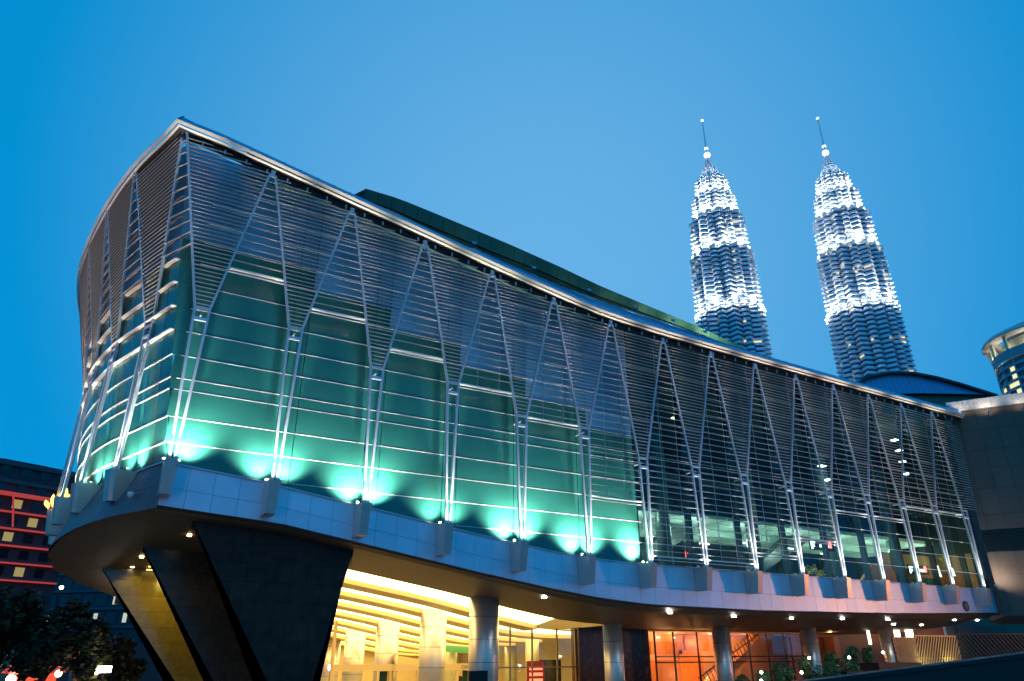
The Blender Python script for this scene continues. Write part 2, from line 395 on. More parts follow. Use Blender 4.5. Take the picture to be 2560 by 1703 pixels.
# light shelves: pairs of deeper ledges across the lower edge of the louvres, one bay each
LEDGE={0:18.9,1:17.64,2:16.25,3:14.94,4:13.6,5:9.13,6:5.72,7:5.72,8:6.52,9:7.9,10:10.44,11:10.4,12:11.66,13:11.68}
def front_edge(i,z,side):
    """x,y on the strut line i at height z; side -1 left arm, +1 right arm"""
    nL,nR,aL,aR=armpts(i); zn=nodez(i)
    if z<=zn:
        f=(z-low(i))/(zn-low(i)); t=tang(i); b=B(i); w=.13+(HW-.13)*f
        return Vector((b.x,b.y,z))+t*side*w
    n_=nL if side<0 else nR; a=aL if side<0 else aR
    if a is None: return Vector((n_.x,n_.y,z))
    f=(z-zn)/(a.z-zn); 
    if f>=1: return None
    t=tang(i); tgt=a-t*side*.16
    p=n_.lerp(tgt,f); p.z=z; return p
for i,zl in LEDGE.items():
    z=zl+Z0; a=front_edge(i,z,1); b=front_edge(i+1,z,-1)
    m=MB(); m.bar(a+Vector((0,.16,0)),b+Vector((0,.16,0)),.16,.04); m.bar(a+Vector((0,.02,.0)),b+Vector((0,.02,0)),.06,.07); m.bar(a+Vector((0,.10,-.22)),b+Vector((0,.10,-.22)),.06,.04); m.build('light_shelf',white,HALL)
# louvre blades
blades=[]   # (size on screen proxy, a, b)
def addblade(a,b,dense):
    mid=(a+b)/2; d=(mid-Vector((0,-36,Z0))).length
    if (b-a).length<.12: return
    blades.append(((b-a).length/d,a,b,dense))
for i in IS:
    if i>=NB: nxt=False
    nL,nR,aL,aR=armpts(i); zn=nodez(i)
    top=max(aL.z,(aR.z if aR else aL.z))-.15
    z=zn+.22
    while z<top:
        a=front_edge(i,z,-1); 
        if aR is None: b=Vector((71.6,-.35*(z-zn)/8.8,z))
        else: b=front_edge(i,z,1)
        if a is None and b is None: break
        if a is None:
            f=(z-aL.z)/(aR.z-aL.z) if aR.z>aL.z else 0
            a=aL.lerp(aR,f); a.z=z
        if b is None:
            f=(aL.z-z)/(aL.z-aR.z); b=aL.lerp(aR,f); b.z=z
        addblade(a,b,True); z+=.2333
for i in range(-5,NB+1):     # inverted V at apex i, between struts i-1 and i
    a_=APX(i); z=a_.z-.5
    zend=(LEDGE.get(i-1,18.0)+Z0+.2) if i>=1 else (19.2+Z0)
    step=.4375 if i>0 else .66
    while z>zend:
        l_=front_edge(i-1,z,1); r_=front_edge(i,z,-1)
        if l_ is not None and r_ is not None: 
            addblade(l_,r_,False)
        z-=step
blades.sort(key=lambda q:-q[0])
def blade_mesh(m,a,b):
    d=(b-a).normalized(); n=Vector((-d.y,d.x,0)); 
    if n.y<0 and abs(d.x)>.5: n=-n
    if abs(d.x)<=.5 and n.x<0: n=-n
    up=Vector((0,0,1))
    m.slab([a-n*.05-up*.012,a-n*.05+up*.006,a+n*.11+up*.052,a+n*.11+up*.034],(b-a),0)     # plate, tilted
    m.slab([a-n*.072-up*.026,a-n*.072+up*.012,a-n*.052+up*.014,a-n*.052-up*.026],(b-a),1)   # rolled front edge
BM=[mat('blade_body',(.14,.13,.125),.5,.2),alum]
for _,a,b,_d in blades[:300]:
    m=MB(); blade_mesh(m,a,b); m.build('louvre_blade',BM,HALL)
m=MB()
for _,a,b,_d in blades[300:]: blade_mesh(m,a,b)
o=m.build('louvre_blades',BM,HALL); o['kind']='stuff'
# fine vertical hanger rods
m=MB()
for i in range(3,14):
    for fx in (.36,.68):
        x=2.27+SPB*(i)+SPB*fx; zl=LEDGE.get(i,12)+Z0 if i<14 else 12
        m=MB(); m.bar((x,.18,zl),(x,-.1,zE(x)-.8),.03,.03,up=(0,1,0)); m.build('hanger_rod',steel,HALL)
# eave: fascia strip, dark slot, soffit
def eline(k):     # points along whole eave, k param list
    return k
pts=[Vector((p[0],p[1],p[2]+Z0)) for p in reversed(Ec)]
pts=[]
for k in range(0,73):
    u=9-(k/8.0)
    v=interpv(Ec,u); pts.append(Vector((v.x,v.y,v.z+Z0)))
fr=[Vector((s,-1.1,zE(s))) for s in [-.9+.0]+[x*1.6 for x in range(0,46)]]
def inw(i,P_):
    a=P_[max(0,i-1)]; b=P_[min(len(P_)-1,i+1)]; t=(b-a); t=Vector((t.x,t.y,0)).normalized(); return Vector((-t.y,t.x,0))
def strip(P_,o0,z0,o1,z1,th,mt,nm,seg=1,joint=0):
    for s0 in range(0,len(P_)-1,seg):
        m=MB()
        for i in range(s0,min(s0+seg,len(P_)-1)):
            na,nb=NRM[id(P_)][i],NRM[id(P_)][i+1]
            a,b=P_[i],P_[i+1]
            q=[a+na*o0+Vector((0,0,z0)),b+nb*o0+Vector((0,0,z0)),b+nb*o1+Vector((0,0,z1)),a+na*o1+Vector((0,0,z1))]
            if joint:
                d=(b-a).normalized()*joint; q=[q[0]+d,q[1]-d,q[2]-d,q[3]+d]
            m.slab(q,(q[1]-q[0]).cross(q[2]-q[0]).normalized()*-th)
        m.build(nm,mt,HALL)
NRM={}
cn=Vector((.55,.83,0)).normalized()
NRM[id(pts)]=[inw(i,pts) for i in range(len(pts))]; NRM[id(pts)][-1]=cn*1.0
NRM[id(fr)]=[Vector((0,1,0)) for _ in fr]; NRM[id(fr)][0]=cn*1.0
creamE=mat('eave_metal',(.85,.78,.68),.5,.1,var=.05)
for P_ in(pts,fr):
    strip(P_,.08,.02,-.03,.17,.03,creamE,'eave_strip',seg=6)
    strip(P_,.26,-.10,.16,-.03,.02,creamE,'eave_bead',seg=6)
    strip(P_,-.02,.20,.34,.66,.03,roofblue,'roof_edge',seg=4,joint=.01)
    strip(P_,.28,-.06,.85,-.28,.03,mat('eave_soffit',(.035,.03,.028),.6,.1),'eave_soffit',seg=6)
    strip(P_,.55,-.30,.62,-.52,.08,dark,'gutter_rail',seg=6)
# little lugs under the eave
for k in range(60):
    s=.6+k*1.18; m=MB(); m.bar((s,-.72,zE(s)-.55),(s,-.72,zE(s)-.30),.07,.07); m.build('eave_lug',steel,HALL)
# the eave strip gets its brightness from the extra beams added at the brackets
# main roof: blue ribbed metal rising from eave to the raised green roof
RT=[(-.9,0.9),(8,1.2),(14,2.2),(19.7,3.9),(29,3.95),(40,3.5),(47,2.9),(53,2.8),(62,2.7),(72,2.7)]
sx=[-.9]+[x*1.0 for x in range(0,73)]
def seam_strip(P0,P1,name,mt,parent,gap=.0):
    m=MB(); m.slab([P0[0],P0[1],P1[1],P1[0]],(0,0,-.04)); m.build(name,mt,parent)
for a,b in zip(sx[4:],sx[5:]):
    t_=.95; q0=Vector((a,-1.1+.34,zE(a)+.64)); q1=Vector((b,-1.1+.34,zE(b)+.64))
    ta=3.0; r0=Vector((a,ta+1.5,zE(a)+interp(RT,a)+.9)); r1=Vector((b,ta+1.5,zE(b)+interp(RT,b)+.9))
    m=MB(); m.slab([q0,q1,r1,r0],(0,0,-.05)); 
    m.bar(q0+Vector((0,0,.02)),r0+Vector((0,0,.02)),.05,.08)
    m.build('roof_sheet',roofblue,HALL)
m=MB()
for a,b in zip(sx,sx[1:]):
    m.quad((a,4.5,zE(a)+interp(RT,a)+.85),(b,4.5,zE(b)+interp(RT,b)+.85),(b,34,zE(b)+interp(RT,b)+1.2),(a,34,zE(a)+interp(RT,a)+1.2))
nose=[gl(u,26.4+Z0) for u in [k*.25 for k in range(0,28)]]
m.add([(p.x,p.y,26.75+Z0) for p in nose]+[(6,33,26.75+Z0),(6,2.5,26.75+Z0)],[tuple(range(len(nose)+2))])
m.build('roof_deck',roofblue,HALL)
# raised green roof with dark slot
GS=[(11.2,30.3),(14,30.35),(17,30.05),(23.4,29.35),(28,28.7),(32.2,28.0),(38,27.35),(43.1,26.8),(48.3,25.95),(53,25.5)]
SL=[(11.5,29.5),(13.2,29.5),(17.6,28.9),(22.1,28.35),(26.3,27.95),(30.7,27.3),(43,26.3),(53,25.2)]
LO=[(11.5,28.6),(13,28.6),(20.7,27.85),(30.7,27.0),(36,26.6),(42,26.2),(49.5,25.5),(53,25.1)]
gx=[11.5+k*1.03 for k in range(37)]
sl_=MB()
for a,b in zip(gx,gx[1:]):
    m=MB(); q=[(a+.015,4.85,interp(GS,a)+Z0),(b-.015,4.85,interp(GS,b)+Z0),(b-.015,5.15,interp(SL,b)+Z0+.06),(a+.015,5.15,interp(SL,a)+Z0+.06)]
    m.slab(q,(0,.05,0)); m.build('green_roof_panel',greenroof,HALL)
    m=MB(); q=[(a+.015,5.1,interp(SL,a)+Z0-.12),(b-.015,5.1,interp(SL,b)+Z0-.12),(b-.015,5.9,interp(LO,b)+Z0-.1),(a+.015,5.9,interp(LO,a)+Z0-.1)]
    m.slab(q,(0,.05,0)); m.build('green_roof_panel',greenroof,HALL)
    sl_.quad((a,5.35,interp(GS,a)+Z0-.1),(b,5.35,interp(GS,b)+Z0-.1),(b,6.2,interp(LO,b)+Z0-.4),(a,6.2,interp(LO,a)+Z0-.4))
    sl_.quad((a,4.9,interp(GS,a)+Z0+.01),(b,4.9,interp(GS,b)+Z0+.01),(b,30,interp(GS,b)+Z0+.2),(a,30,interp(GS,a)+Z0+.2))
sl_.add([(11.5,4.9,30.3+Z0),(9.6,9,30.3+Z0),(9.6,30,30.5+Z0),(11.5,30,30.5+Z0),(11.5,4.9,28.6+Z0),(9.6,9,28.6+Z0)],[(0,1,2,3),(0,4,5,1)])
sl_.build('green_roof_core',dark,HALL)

for x,e in((14,50),(19,50),(24,60),(29,90),(33.5,180),(37.5,350),(41,600),(44.5,1000)):
    zz=zE(x)+interp(RT,x)-.1; m=MB(); m.bar((x-.15,2.3,zz),(x+.15,2.3,zz),.15,.15); d=m.build('roof_lamp',steel,HALL)
    lamp('roof_beam','SPOT',(x,2.3,zz+.3),e,(1,.95,.72),d,.1,(x+1.5,5.0,interp(SL,max(12,x))+Z0),130,.9)
# closing walls, interior slabs
m=MB(); m.box(71.9,72.3,1.0,30,Z0+3.2,Z0+22); m.quad((2.5,40,Z0+4),(72,40,Z0+4),(72,40,Z0+27),(2.5,40,Z0+27)); m.build('rear_wall',mat('dark_wall',(.03,.04,.045),.8),HALL)
m=MB(); m.slab([(2.6+k*2.85,1.25,zfB(2.6+k*2.85)+.6) for k in range(11)]+[(31.1-k*2.85,1.25,zE(31.1-k*2.85)+.4) for k in range(11)],(0,.15,0)); m.build('spandrel_backing',dark,HALL)
m=MB(); m.box(31.1,31.4,1.3,20,Z0+5.2,Z0+21.3); m.build('partition_wall',mat('teal_wall',(.03,.08,.085),.7),HALL)
m=MB(); m.box(31.4,71.9,1.2,20,Z0+4.7,Z0+5.18); m.build('upper_floor',mat('floor_stone',(.3,.28,.25),.3),HALL)
m=MB(); m.box(31.4,71.9,20,20.3,Z0+5.2,Z0+22); m.build('interior_wall',mat('interior_dark',(.035,.05,.05),.7,var=.3,vscale=.4),HALL)
m=MB(); m.box(31.4,71.9,1.4,19.9,Z0+20.6,Z0+20.8); m.build('interior_ceiling',mat('interior_ceiling',(.09,.11,.11),.7),HALL)
m=MB(); m.box(71.72,71.88,1.6,12,Z0+5.2,Z0+6.9); m.build('timber_wall',mat('orange_timber',(.50,.17,.045),.4,var=.1),HALL)
m=MB(); m.box(71.72,71.88,1.6,12,Z0+6.95,Z0+8.6); m.build('plaster_wall',mat('tan_plaster',(.35,.20,.10),.6),HALL)
bulk=mat('pale_bulkhead',(.60,.78,.70),.5)
for k in range(7):
    x0=32+k*5.6; m=MB(); m.box(x0,x0+5.4,4.5,8.2,Z0+9.6,Z0+9.9); m.box(x0+.3,x0+5.1,9.0,12.5,Z0+9.2,Z0+9.45); m.box(x0,x0+5.4,8.2,8.5,Z0+9.0,Z0+9.9); m.build('bulkhead',bulk,HALL)
m=MB(); m.box(31.4,71.9,13,19.9,Z0+9.9,Z0+10.6); m.box(31.4,71.9,13,13.3,Z0+14.6,Z0+15.4); m.build('mezzanine',mat('mezzanine',(.16,.20,.19),.6),HALL)
for x in(36.5,46,56,64.6):
    m=MB(); m.cyl(x,4.6,Z0+5.2,Z0+20.6,.55,n=24); m.build('interior_column',mat('green_grey_column',(.16,.24,.22),.3,.3),HALL,smooth=True)
owall=mat('orange_timber',(.50,.17,.045),.4,var=.1)
m=MB(); m.box(62.2,71.8,4.6,4.7,Z0+5.2,Z0+6.9); m.build('timber_wall',owall,HALL)
m=MB(); m.box(62.2,71.8,4.75,4.85,Z0+6.9,Z0+8.5); m.build('plaster_wall',mat('tan_plaster',(.35,.20,.10),.6),HALL)
m=MB(); m.slab([(57.8,4.2,Z0+5.2),(61.2,4.2,Z0+5.2),(61.2,4.2,Z0+7.3),(60.4,4.2,Z0+7.3)],(0,.3,0)); m.build('timber_wall',owall,HALL)
m=MB(); m.slab([(65.6,3.0,Z0+5.2),(69.4,3.0,Z0+5.2),(67.2,3.0,Z0+6.2),(65.6,3.0,Z0+6.2)],(0,1.2,0)); m.build('counter',mat('green_counter',(.03,.22,.10),.5),HALL)
for (x0,x1,z0_,z1_) in((46,56,5.3,9.3),(33,41,5.2,8.4)):
    m=MB(); m.slab([(x0,7,Z0+z0_),(x0+1.4,7,Z0+z0_),(x1,7,Z0+z1_),(x1,7,Z0+z1_+.8),(x1-1.2,7,Z0+z1_+.8)],(0,1.2,0)); m.build('escalator',mat('escalator_side',(.10,.11,.11),.4,.4),HALL)
for x,y,z,w in((33.4,5,8.1,1.0),(36.7,5,7.7,.8),(40.5,5,7.7,1.0),(45,5,8.1,1.3),(50,5,8.0,1.2),(52.0,8.5,9.1,1.2),(60,9,8.6,1.2),(37.5,9,6.6,1.6),(42.5,9,6.4,1.5)):
    m=MB(); m.box(x,x+w,y,y+.12,Z0+z,Z0+z+.06); m.build('tube_light',E('tube_light',(1,.98,.88),7),HALL)
for x,z in((66.5,19.3),(66.9,18.3),(67.1,17.2),(67.3,16.0),(54.5,15.2),(54.9,14.0)):
    m=MB(); m.box(x,x+.55,3.2,3.7,Z0+z,Z0+z+.08); m.build('hanging_lamp',E('cool_lamp',(.85,1,.9),10),HALL)
m=MB(); m.box(38.0,38.35,4,4.2,Z0+17.2,Z0+17.28); m.build('hanging_lamp',E('amber_lamp',(1,.7,.3),10),HALL)
for x0,z0_,z1_ in((71.6,6.4,7.4),(73.9,6.6,7.3)):
    m=MB(); m.slab([(x0-3.6,2.9,Z0+z0_),(x0-3.2,2.9,Z0+z0_),(x0-3.4,2.9,Z0+z1_),(x0-3.9,2.9,Z0+z1_)],(0,.05,0)); m.build('lit_panel',E('lit_panel',(1,.9,.7),4),HALL)
for x in(34,40,46,52,58,64,69.5):
    lamp('ceiling_light','POINT',(x,5.6,Z0+8.0),200,(.85,1,.86),HALL,.4)
    lamp('ceiling_light','POINT',(x,11,Z0+7.6),80,(.85,1,.85),HALL,.4)
lamp('ceiling_light','POINT',(64.5,3,Z0+8.0),110,(1,.72,.4),HALL,.3); lamp('ceiling_light','POINT',(69.5,3,Z0+8.0),120,(1,.8,.4),HALL,.3)
for x in(38,50,62): lamp('ceiling_light','POINT',(x,9,Z0+17.5),30,(.6,.9,1),HALL,.4)
def text(body,loc,size,mt,parent,name,rotz=0,ext=.01):
    c=bpy.data.curves.new(name,'FONT'); c.body=body; c.size=size; c.extrude=ext
    t=bpy.data.objects.new(name,c); COL.objects.link(t); bpy.context.view_layer.update()
    dg=bpy.context.evaluated_depsgraph_get(); me=bpy.data.meshes.new_from_object(t.evaluated_get(dg)); bpy.data.objects.remove(t)
    me.materials.clear(); me.materials.append(mt)
    M=Matrix.Translation(loc)@Matrix.Rotation(rotz,4,'Z')@Matrix.Rotation(R(90),4,'X'); me.transform(M)
    o=bpy.data.objects.new(name,me); COL.objects.link(o)
    if parent is not None: o.parent=parent; o.matrix_parent_inverse=Matrix.Translation(-parent_world(parent))
    return o
red=E('red_led',(1,.06,.05),14); bluew_=E('white_led',(.8,.9,1),8)
# digital clock and direction screens hung in the upper hall
ck=thing('digital_clock','red digital clock hung behind the glass above the steel fascia','clock',(38.2,3.9,Z0+6.4))
m=MB(); m.box(37.6,38.9,3.92,4.0,Z0+6.3,Z0+7.0); m.build('housing',dark,ck); text('19 3',(37.7,3.9,Z0+6.42),.62,red,ck,'digits')
m=MB(); m.bar((38.6,3.95,Z0+5.2),(38.6,3.95,Z0+6.3),.05,.05,up=(0,1,0)); m.build('post',steel,ck)
for (x,z,lab) in((52.2,8.2,'lit screen with white band and red mark behind the middle of the glass hall'),(65.4,6.9,'lit screen with white band and red mark above the orange timber wall')):
    sg=thing('direction_screen',lab,'screen',(x,4,Z0+z),'lit screens hung in the upper hall')
    m=MB(); m.box(x-.1,x+3.0,4.02,4.12,Z0+z-.25,Z0+z+.55); m.build('housing',dark,sg)
    m=MB(); m.box(x,x+.16,3.96,4.0,Z0+z-.2,Z0+z+.4); m.box(x+.16,x+.5,3.96,4.0,Z0+z+.26,Z0+z+.4); m.box(x+.16,x+.4,3.96,4.0,Z0+z-.02,Z0+z+.12); m.box(x+1.1,x+2.2,3.96,4.0,Z0+z,Z0+z+.2); m.build('white_band',bluew_,sg)
    m=MB(); m.box(x+2.3,x+2.6,3.96,4.0,Z0+z,Z0+z+.5); m.build('red_mark',red,sg)
# golden foliage decoration behind the glass
dg_=thing('golden_branches','golden branches in a pot behind the glass near the escalator','decoration',(52,3.6,Z0+5.2))
m=MB(); m.lathe(52,3.6,[(.25,Z0+5.2),(.4,Z0+5.3),(.45,Z0+5.7),(.4,Z0+5.7)],16); m.build('pot',dark,dg_)
m=MB(); rr=random.Random(5)
for k in range(26):
    a=rr.uniform(0,6.28); l_=rr.uniform(.8,2.2); p=Vector((52,3.6,Z0+5.7))
    for s_ in range(5):
        q=p+Vector((math.cos(a)*l_*.2,math.sin(a)*l_*.1,rr.uniform(-.05,.3))); m.bar(p,q,.02,.02); m.bar(q,q+Vector((rr.uniform(-.2,.2),0,rr.uniform(-.12,.15))),.07,.03); p=q
m.build('branch',mat('gold_leaf',(.6,.45,.12),.35,.6),dg_)

# soffit of the overhang
def zs(s,t):
    lip=.05 if s<18 else min(.2,.05+(s-18)*.015); k=.10 if s<20 else min(.15,.10+(s-20)*.006)
    return zfB(s)-lip-k*(min(t,9)-1)-.05*max(0,t-9)
sof=MB()
tl=[.95,2,3.2,4.5,6]
ss=[2.1]+[4+k*2 for k in range(35)]
def sleft(t):
    tb=[(v[1],v[0]) for v in Sc]; return interp(tb,t)
def zsl(t): 
    tb=[(v[1],v[2]) for v in Sc]; return interp(tb,t)+Z0
def zsoff(x,t):
    a=sleft(t); x1=6.0
    if x<x1:
        f=(x-a)/(x1-a) if x1>a else 1; return zsl(t)*(1-f)+zs(x1,t)*f
    return zs(x,t)
def zfr(x): return zfB(x)+.10
for f0,f1 in zip(range(0,6),range(1,7)):      # nose, fanned between the rounded edge and x=6
    ts=[.95,1.6,2.4,3.4,4.5,6,7.5,9,11,13,15.8,18,20,22,24.5,27,30,33,35.6]
    for ta,tb in zip(ts,ts[1:]):
        q=[]
        for (f,t) in((f0,ta),(f1,ta),(f1,tb),(f0,tb)):
            a=sleft(t); x=a+(6-a)*f/6; q.append((x,t,zsoff(x,t) if t>.95 else zfr(x)-.06))
        sof.quad(*q)
for ta,tb in zip([.95,1.6,3,4.5],[1.6,3,4.5,6]):
    for k in range(33):
        a,b=6+k*2,8+k*2
        za=lambda x: zs(x,ta) if ta>1 else zfr(x)
        sof.quad((a,ta,za(a)),(b,ta,za(b)),(b,tb,zs(b,tb)),(a,tb,zs(a,tb)))
for ta,tb in zip([6,9,12,18,26],[9,12,18,26,36]):
    for a,b in((6,9),(9,12.2)): sof.quad((a,ta,zs(a,ta)),(b,ta,zs(b,ta)),(b,tb,zs(b,tb)),(a,tb,zs(a,tb)))
for a,b in zip(range(32,72,2),range(34,74,2)): sof.quad((a,6,zs(a,6)),(b,6,zs(b,6)),(b,12,max(Z0+1.6,zs(b,9))),(a,12,max(Z0+1.6,zs(a,9))))
sof.build('soffit',soffit_m,HALL)
# lobby ceiling: cream beams and bright troughs
TR=[6.3+4.4*k for k in range(8)]
for k,t0 in enumerate(TR):
    xe=28 if k==0 else 34; xa=12.2
    m=MB(); n_=8
    for j in range(n_):
        a=xa+(xe-xa)*j/n_; b=xa+(xe-xa)*(j+1)/n_
        m.quad((a,t0,zs(a,t0)+.22),(b,t0,zs(b,t0)+.22),(b,t0+2.7,zs(b,t0+2.7)+.22),(a,t0+2.7,zs(a,t0+2.7)+.22))
    m.build('ceiling_light_trough',troughE,HALL)
    m=MB()
    for j in range(n_):
        a=xa+(xe-xa)*j/n_; b=xa+(xe-xa)*(j+1)/n_; t1=t0+2.7; t2=t0+4.4
        q=[(a,t1,zs(a,t1)-.06),(b,t1,zs(b,t1)-.06),(b,t2,zs(b,t2)-.06),(a,t2,zs(a,t2)-.06)]
        m.slab(q,(0,0,.3))
    m.build('ceiling_beam',cream,HALL)
m=MB(); m.box(12,12.15,6,36,Z0+1,Z0+5.6); m.build('lobby_side_panel',cream,HALL)
# round steel columns
def column(x,y,r,zt,lb=None):
    c=MB(); 
    c.cyl(x,y,0.1,zt,r,n=48)
    o=c.build('column',mat('column_steel',(.66,.60,.52),.38,.65),HALL,smooth=True)
    for p in o.data.polygons:
        if abs(p.normal.z)>.5: p.use_smooth=False
    rg=MB(); z=zt-1.35
    while z>2: rg.cyl(x,y,z,z+.025,r+.004,n=48,cap=False); z-=1.3
    rg.build('column_joint',dark,o)
for x,y,r,zt in((22.1,5.8,.93,3.4),(22.0,13.3,.93,3.0),(22.0,22.3,.93,2.6),(22.0,30.4,.9,2.2),(22.0,37.5,.9,1.9)):
    column(x,y,r,Z0+zt)
for x,y,r,zt in((32.3,6,.67,1.75),(42.6,6,.64,1.72),(52.6,6,.62,1.70),(63.0,6,.62,1.9),(73.2,6,.62,2.3)):
    column(x,y,r,Z0+zt+.3)
# downlights in the soffit
for x,y in((24.2,-.0),(33.6,1.4),(39.6,1.6),(45.6,1.7),(51.3,1.6),(57.0,1.6),(61,3.8),(67.5,2.2),(66.0,4.4),(71.5,2.4)):
    y=max(y,2.0) if x<30 else y; z=zs(x,y)-.03
    m=MB(); m.cyl(x,y,z-.05,z,.14,n=16); d=m.build('downlight',E('downlight_lamp',(.95,.97,1),45),HALL)
    lamp('downlight_beam','SPOT',(x,y,z-.1),60,(1,.93,.8),d,.08,(x,y,0),140,.5)

# dark granite piers
def pier(name,y,th,ztop,xl_t,xl_b,xr_t,xr_b,tile,mt,label=None):
    """inverted trapezoid wall: edges given at ztop and at z=Z0-1.3, carried to the ground"""
    zb=.1; f=(ztop-zb)/(ztop-(Z0-1.3))
    XL=lambda z: xl_t+(xl_b-xl_t)*(ztop-z)/(ztop-(Z0-1.3))
    XR=lambda z: xr_t+(xr_b-xr_t)*(ztop-z)/(ztop-(Z0-1.3))
    m=MB(); m.slab([(XL(zb),y+.04,zb),(XR(zb),y+.04,zb),(XR(ztop),y+.04,ztop),(XL(ztop),y+.04,ztop)],(0,th,0))
    o=m.build(name,mt,HALL)
    z=zb; row=0
    while z<ztop-.02:
        z1=min(ztop,z+.9); x=math.floor(XL(ztop)/1.5)*1.5-1.5+(.75 if row%2 else 0)
        while x<max(XR(z),XR(z1)):
            a0,a1=max(x,XL(z)),max(x,XL(z1)); b0,b1=min(x+1.5,XR(z)),min(x+1.5,XR(z1))
            if b0-a0>.05 or b1-a1>.05:
                b0=max(b0,a0+.002); b1=max(b1,a1+.002)
                t=MB(); dy=random.uniform(-.004,.004)
                t.slab([(a0+.008,y+dy,z+.008),(b0-.008,y+dy,z+.008),(b1-.008,y+dy,z1-.008),(a1+.008,y+dy,z1-.008)],(0,.038-dy,0)); t.build('stone_slab',tile,o)
            x+=1.5
        z=z1; row+=1
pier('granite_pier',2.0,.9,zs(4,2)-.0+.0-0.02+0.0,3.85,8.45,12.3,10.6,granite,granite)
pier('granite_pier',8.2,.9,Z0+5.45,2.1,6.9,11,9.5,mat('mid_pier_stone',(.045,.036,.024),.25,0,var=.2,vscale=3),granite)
pier('granite_pier',15,.9,Z0+4.85,.5,5.6,10,8.5,ylit_gran,granite)
for x,y in((4.1,4.6),(4.2,12.6),(2.4,10.4),(2.2,14.2)):
    z=zs(6,y)-.15 if y>6 else zs(5,y)-.15
    m=MB(); m.cyl(x,y,z+.05,z+.15,.11,n=16); d=m.build('soffit_lamp',lampY,HALL)
    lamp('soffit_beam','SPOT',(x,y,z-.05),90,(1,.75,.22),d,.1,(x+1.2,y+1.5,0),130,.5)
lamp('soffit_beam','SPOT',(4.5,11.5,Z0+4.4),700,(1,.74,.16),HALL,.2,(4.0,15,Z0+1.0),110,.8)

for y0 in(14.1,12.8,11.6):
    m=MB(); xs_=[3.0+j*.9 for j in range(5)]
    for xa,xb in zip(xs_,xs_[1:]): m.slab([(xa,y0,zs(6,y0)-.22),(xb-.02,y0,zs(6,y0)-.22),(xb-.02,y0+.22,zs(6,y0)-.22),(xa,y0+.22,zs(6,y0)-.22)],(0,0,.06))
    m.build('strip_lamp',E('soffit_strip',(1,.72,.22),2.2),HALL)
# lobby front and entrance
def window_wall(name,label,x0,x1,y,z0,z1,mull,trans,frame,glassm,group=None,d=.12,w=.09):
    th=thing(name,label,'window',((x0+x1)/2,y,z0),group)
    for xm in mull:
        m=MB(); m.box(xm-w/2,xm+w/2,y-d/2,y+d/2,z0,z1); m.build('mullion',frame,th)
    for zt in trans:
        for a,b in zip(mull,mull[1:]):
            m=MB(); m.box(a+w/2,b-w/2,y-d/2+.01,y+d/2-.01,zt-w/2,zt+w/2); m.build('transom',frame,th)
    zz=sorted([z0]+list(trans)+[z1])
    for a,b in zip(mull,mull[1:]):
        for c,e in zip(zz,zz[1:]):
            m=MB(); m.box(a+w/2,b-w/2,y-.01,y+.01,c+w/2,e-w/2); m.build('pane',glassm,th)
    return th
gold=mat('bronze_frame',(.30,.22,.10),.4,.5)
window_wall('lobby_window','tall glazed lobby front with bronze mullions, right of the thickest steel column',24.2,31.9,10,.12,Z0+1.62,[24.2,26.4,28.2,30.3,31.9],[Z0-.93],gold,clearw)
shop=window_wall('lounge_window','glazed front of the orange lit lounge, right of the brown stone wall',38.6,57.2,9,.12,Z0+1.5,[38.6,40.5,43,46.6,48.7,50.9,53,55.2,57.2],[Z0-.28,Z0-.68],mat('dark_frame',(.035,.03,.028),.4,.4),clearw)
for xa,xb in((31.95,35.2),(35.2,38.55)):
    m=MB(); m.box(xa+.01,xb-.01,9.6,10.6,.12,Z0+1.7); m.build('stone_wall',brownst,HALL)
# lobby interior
LOB=thing('entrance_lobby','bright yellow entrance lobby behind the steel columns','lobby',(26,24,.12))
m=MB(); m.box(12.2,40,41,41.3,.12,Z0+4); m.build('end_wall',cream,LOB)
m=MB(); m.box(12.2,40,9,41,.12,.16); m.build('floor',mat('lobby_floor',(.45,.38,.25),.15),LOB)
m=MB(); m.box(37.9,38.2,10.7,41,.12,Z0+3.5); m.build('side_wall',cream,LOB)
band=mat('entrance_band',(.66,.50,.24),.45)
dk=mat('lobby_glass_dark',(.02,.05,.03),.15)
m=MB(); m.box(17,31,20,20.3,Z0-1.28,Z0-.80); m.build('door_band',band,LOB)
for x in(17,20.6,21.6,23.9,25.9,27.3,29.2,31): 
    m=MB(); m.box(x-.1,x+.1,20.02,20.28,.16,Z0+2.2 if x in(17,25.9,31) else Z0-1.28); m.build('door_frame',band,LOB)
m=MB()
for x0,x1 in((20.7,21.5),(24.2,25.7),(28.0,29)): m.box(x0,x1,20.5,20.6,.2,Z0-1.3)
m.build('door_leaf',dk,LOB)
text('CONVENTION',(27.6,19.97,Z0-1.17),.34,mat('sign_letters',(.02,.015,.01),.5),LOB,'lettering')
# side vestibule rail pieces
for z0_,z1_ in((-.55,-.05),(-1.75,-1.3)):
    m=MB(); m.slab([(21.7,19.6,Z0+z0_),(23.9,24.5,Z0+z0_),(23.9,24.5,Z0+z1_),(21.7,19.6,Z0+z1_)],(0,.2,0)); m.build('vestibule_band',band,LOB)
m=MB(); m.slab([(21.8,19.9,Z0-1.3),(23.8,24.4,Z0-1.3),(23.8,24.4,Z0-.55),(21.8,19.9,Z0-.55)],(.02,.05,0)); m.build('vestibule_glass',mat('vest_glass',(.10,.13,.05),.1),LOB)
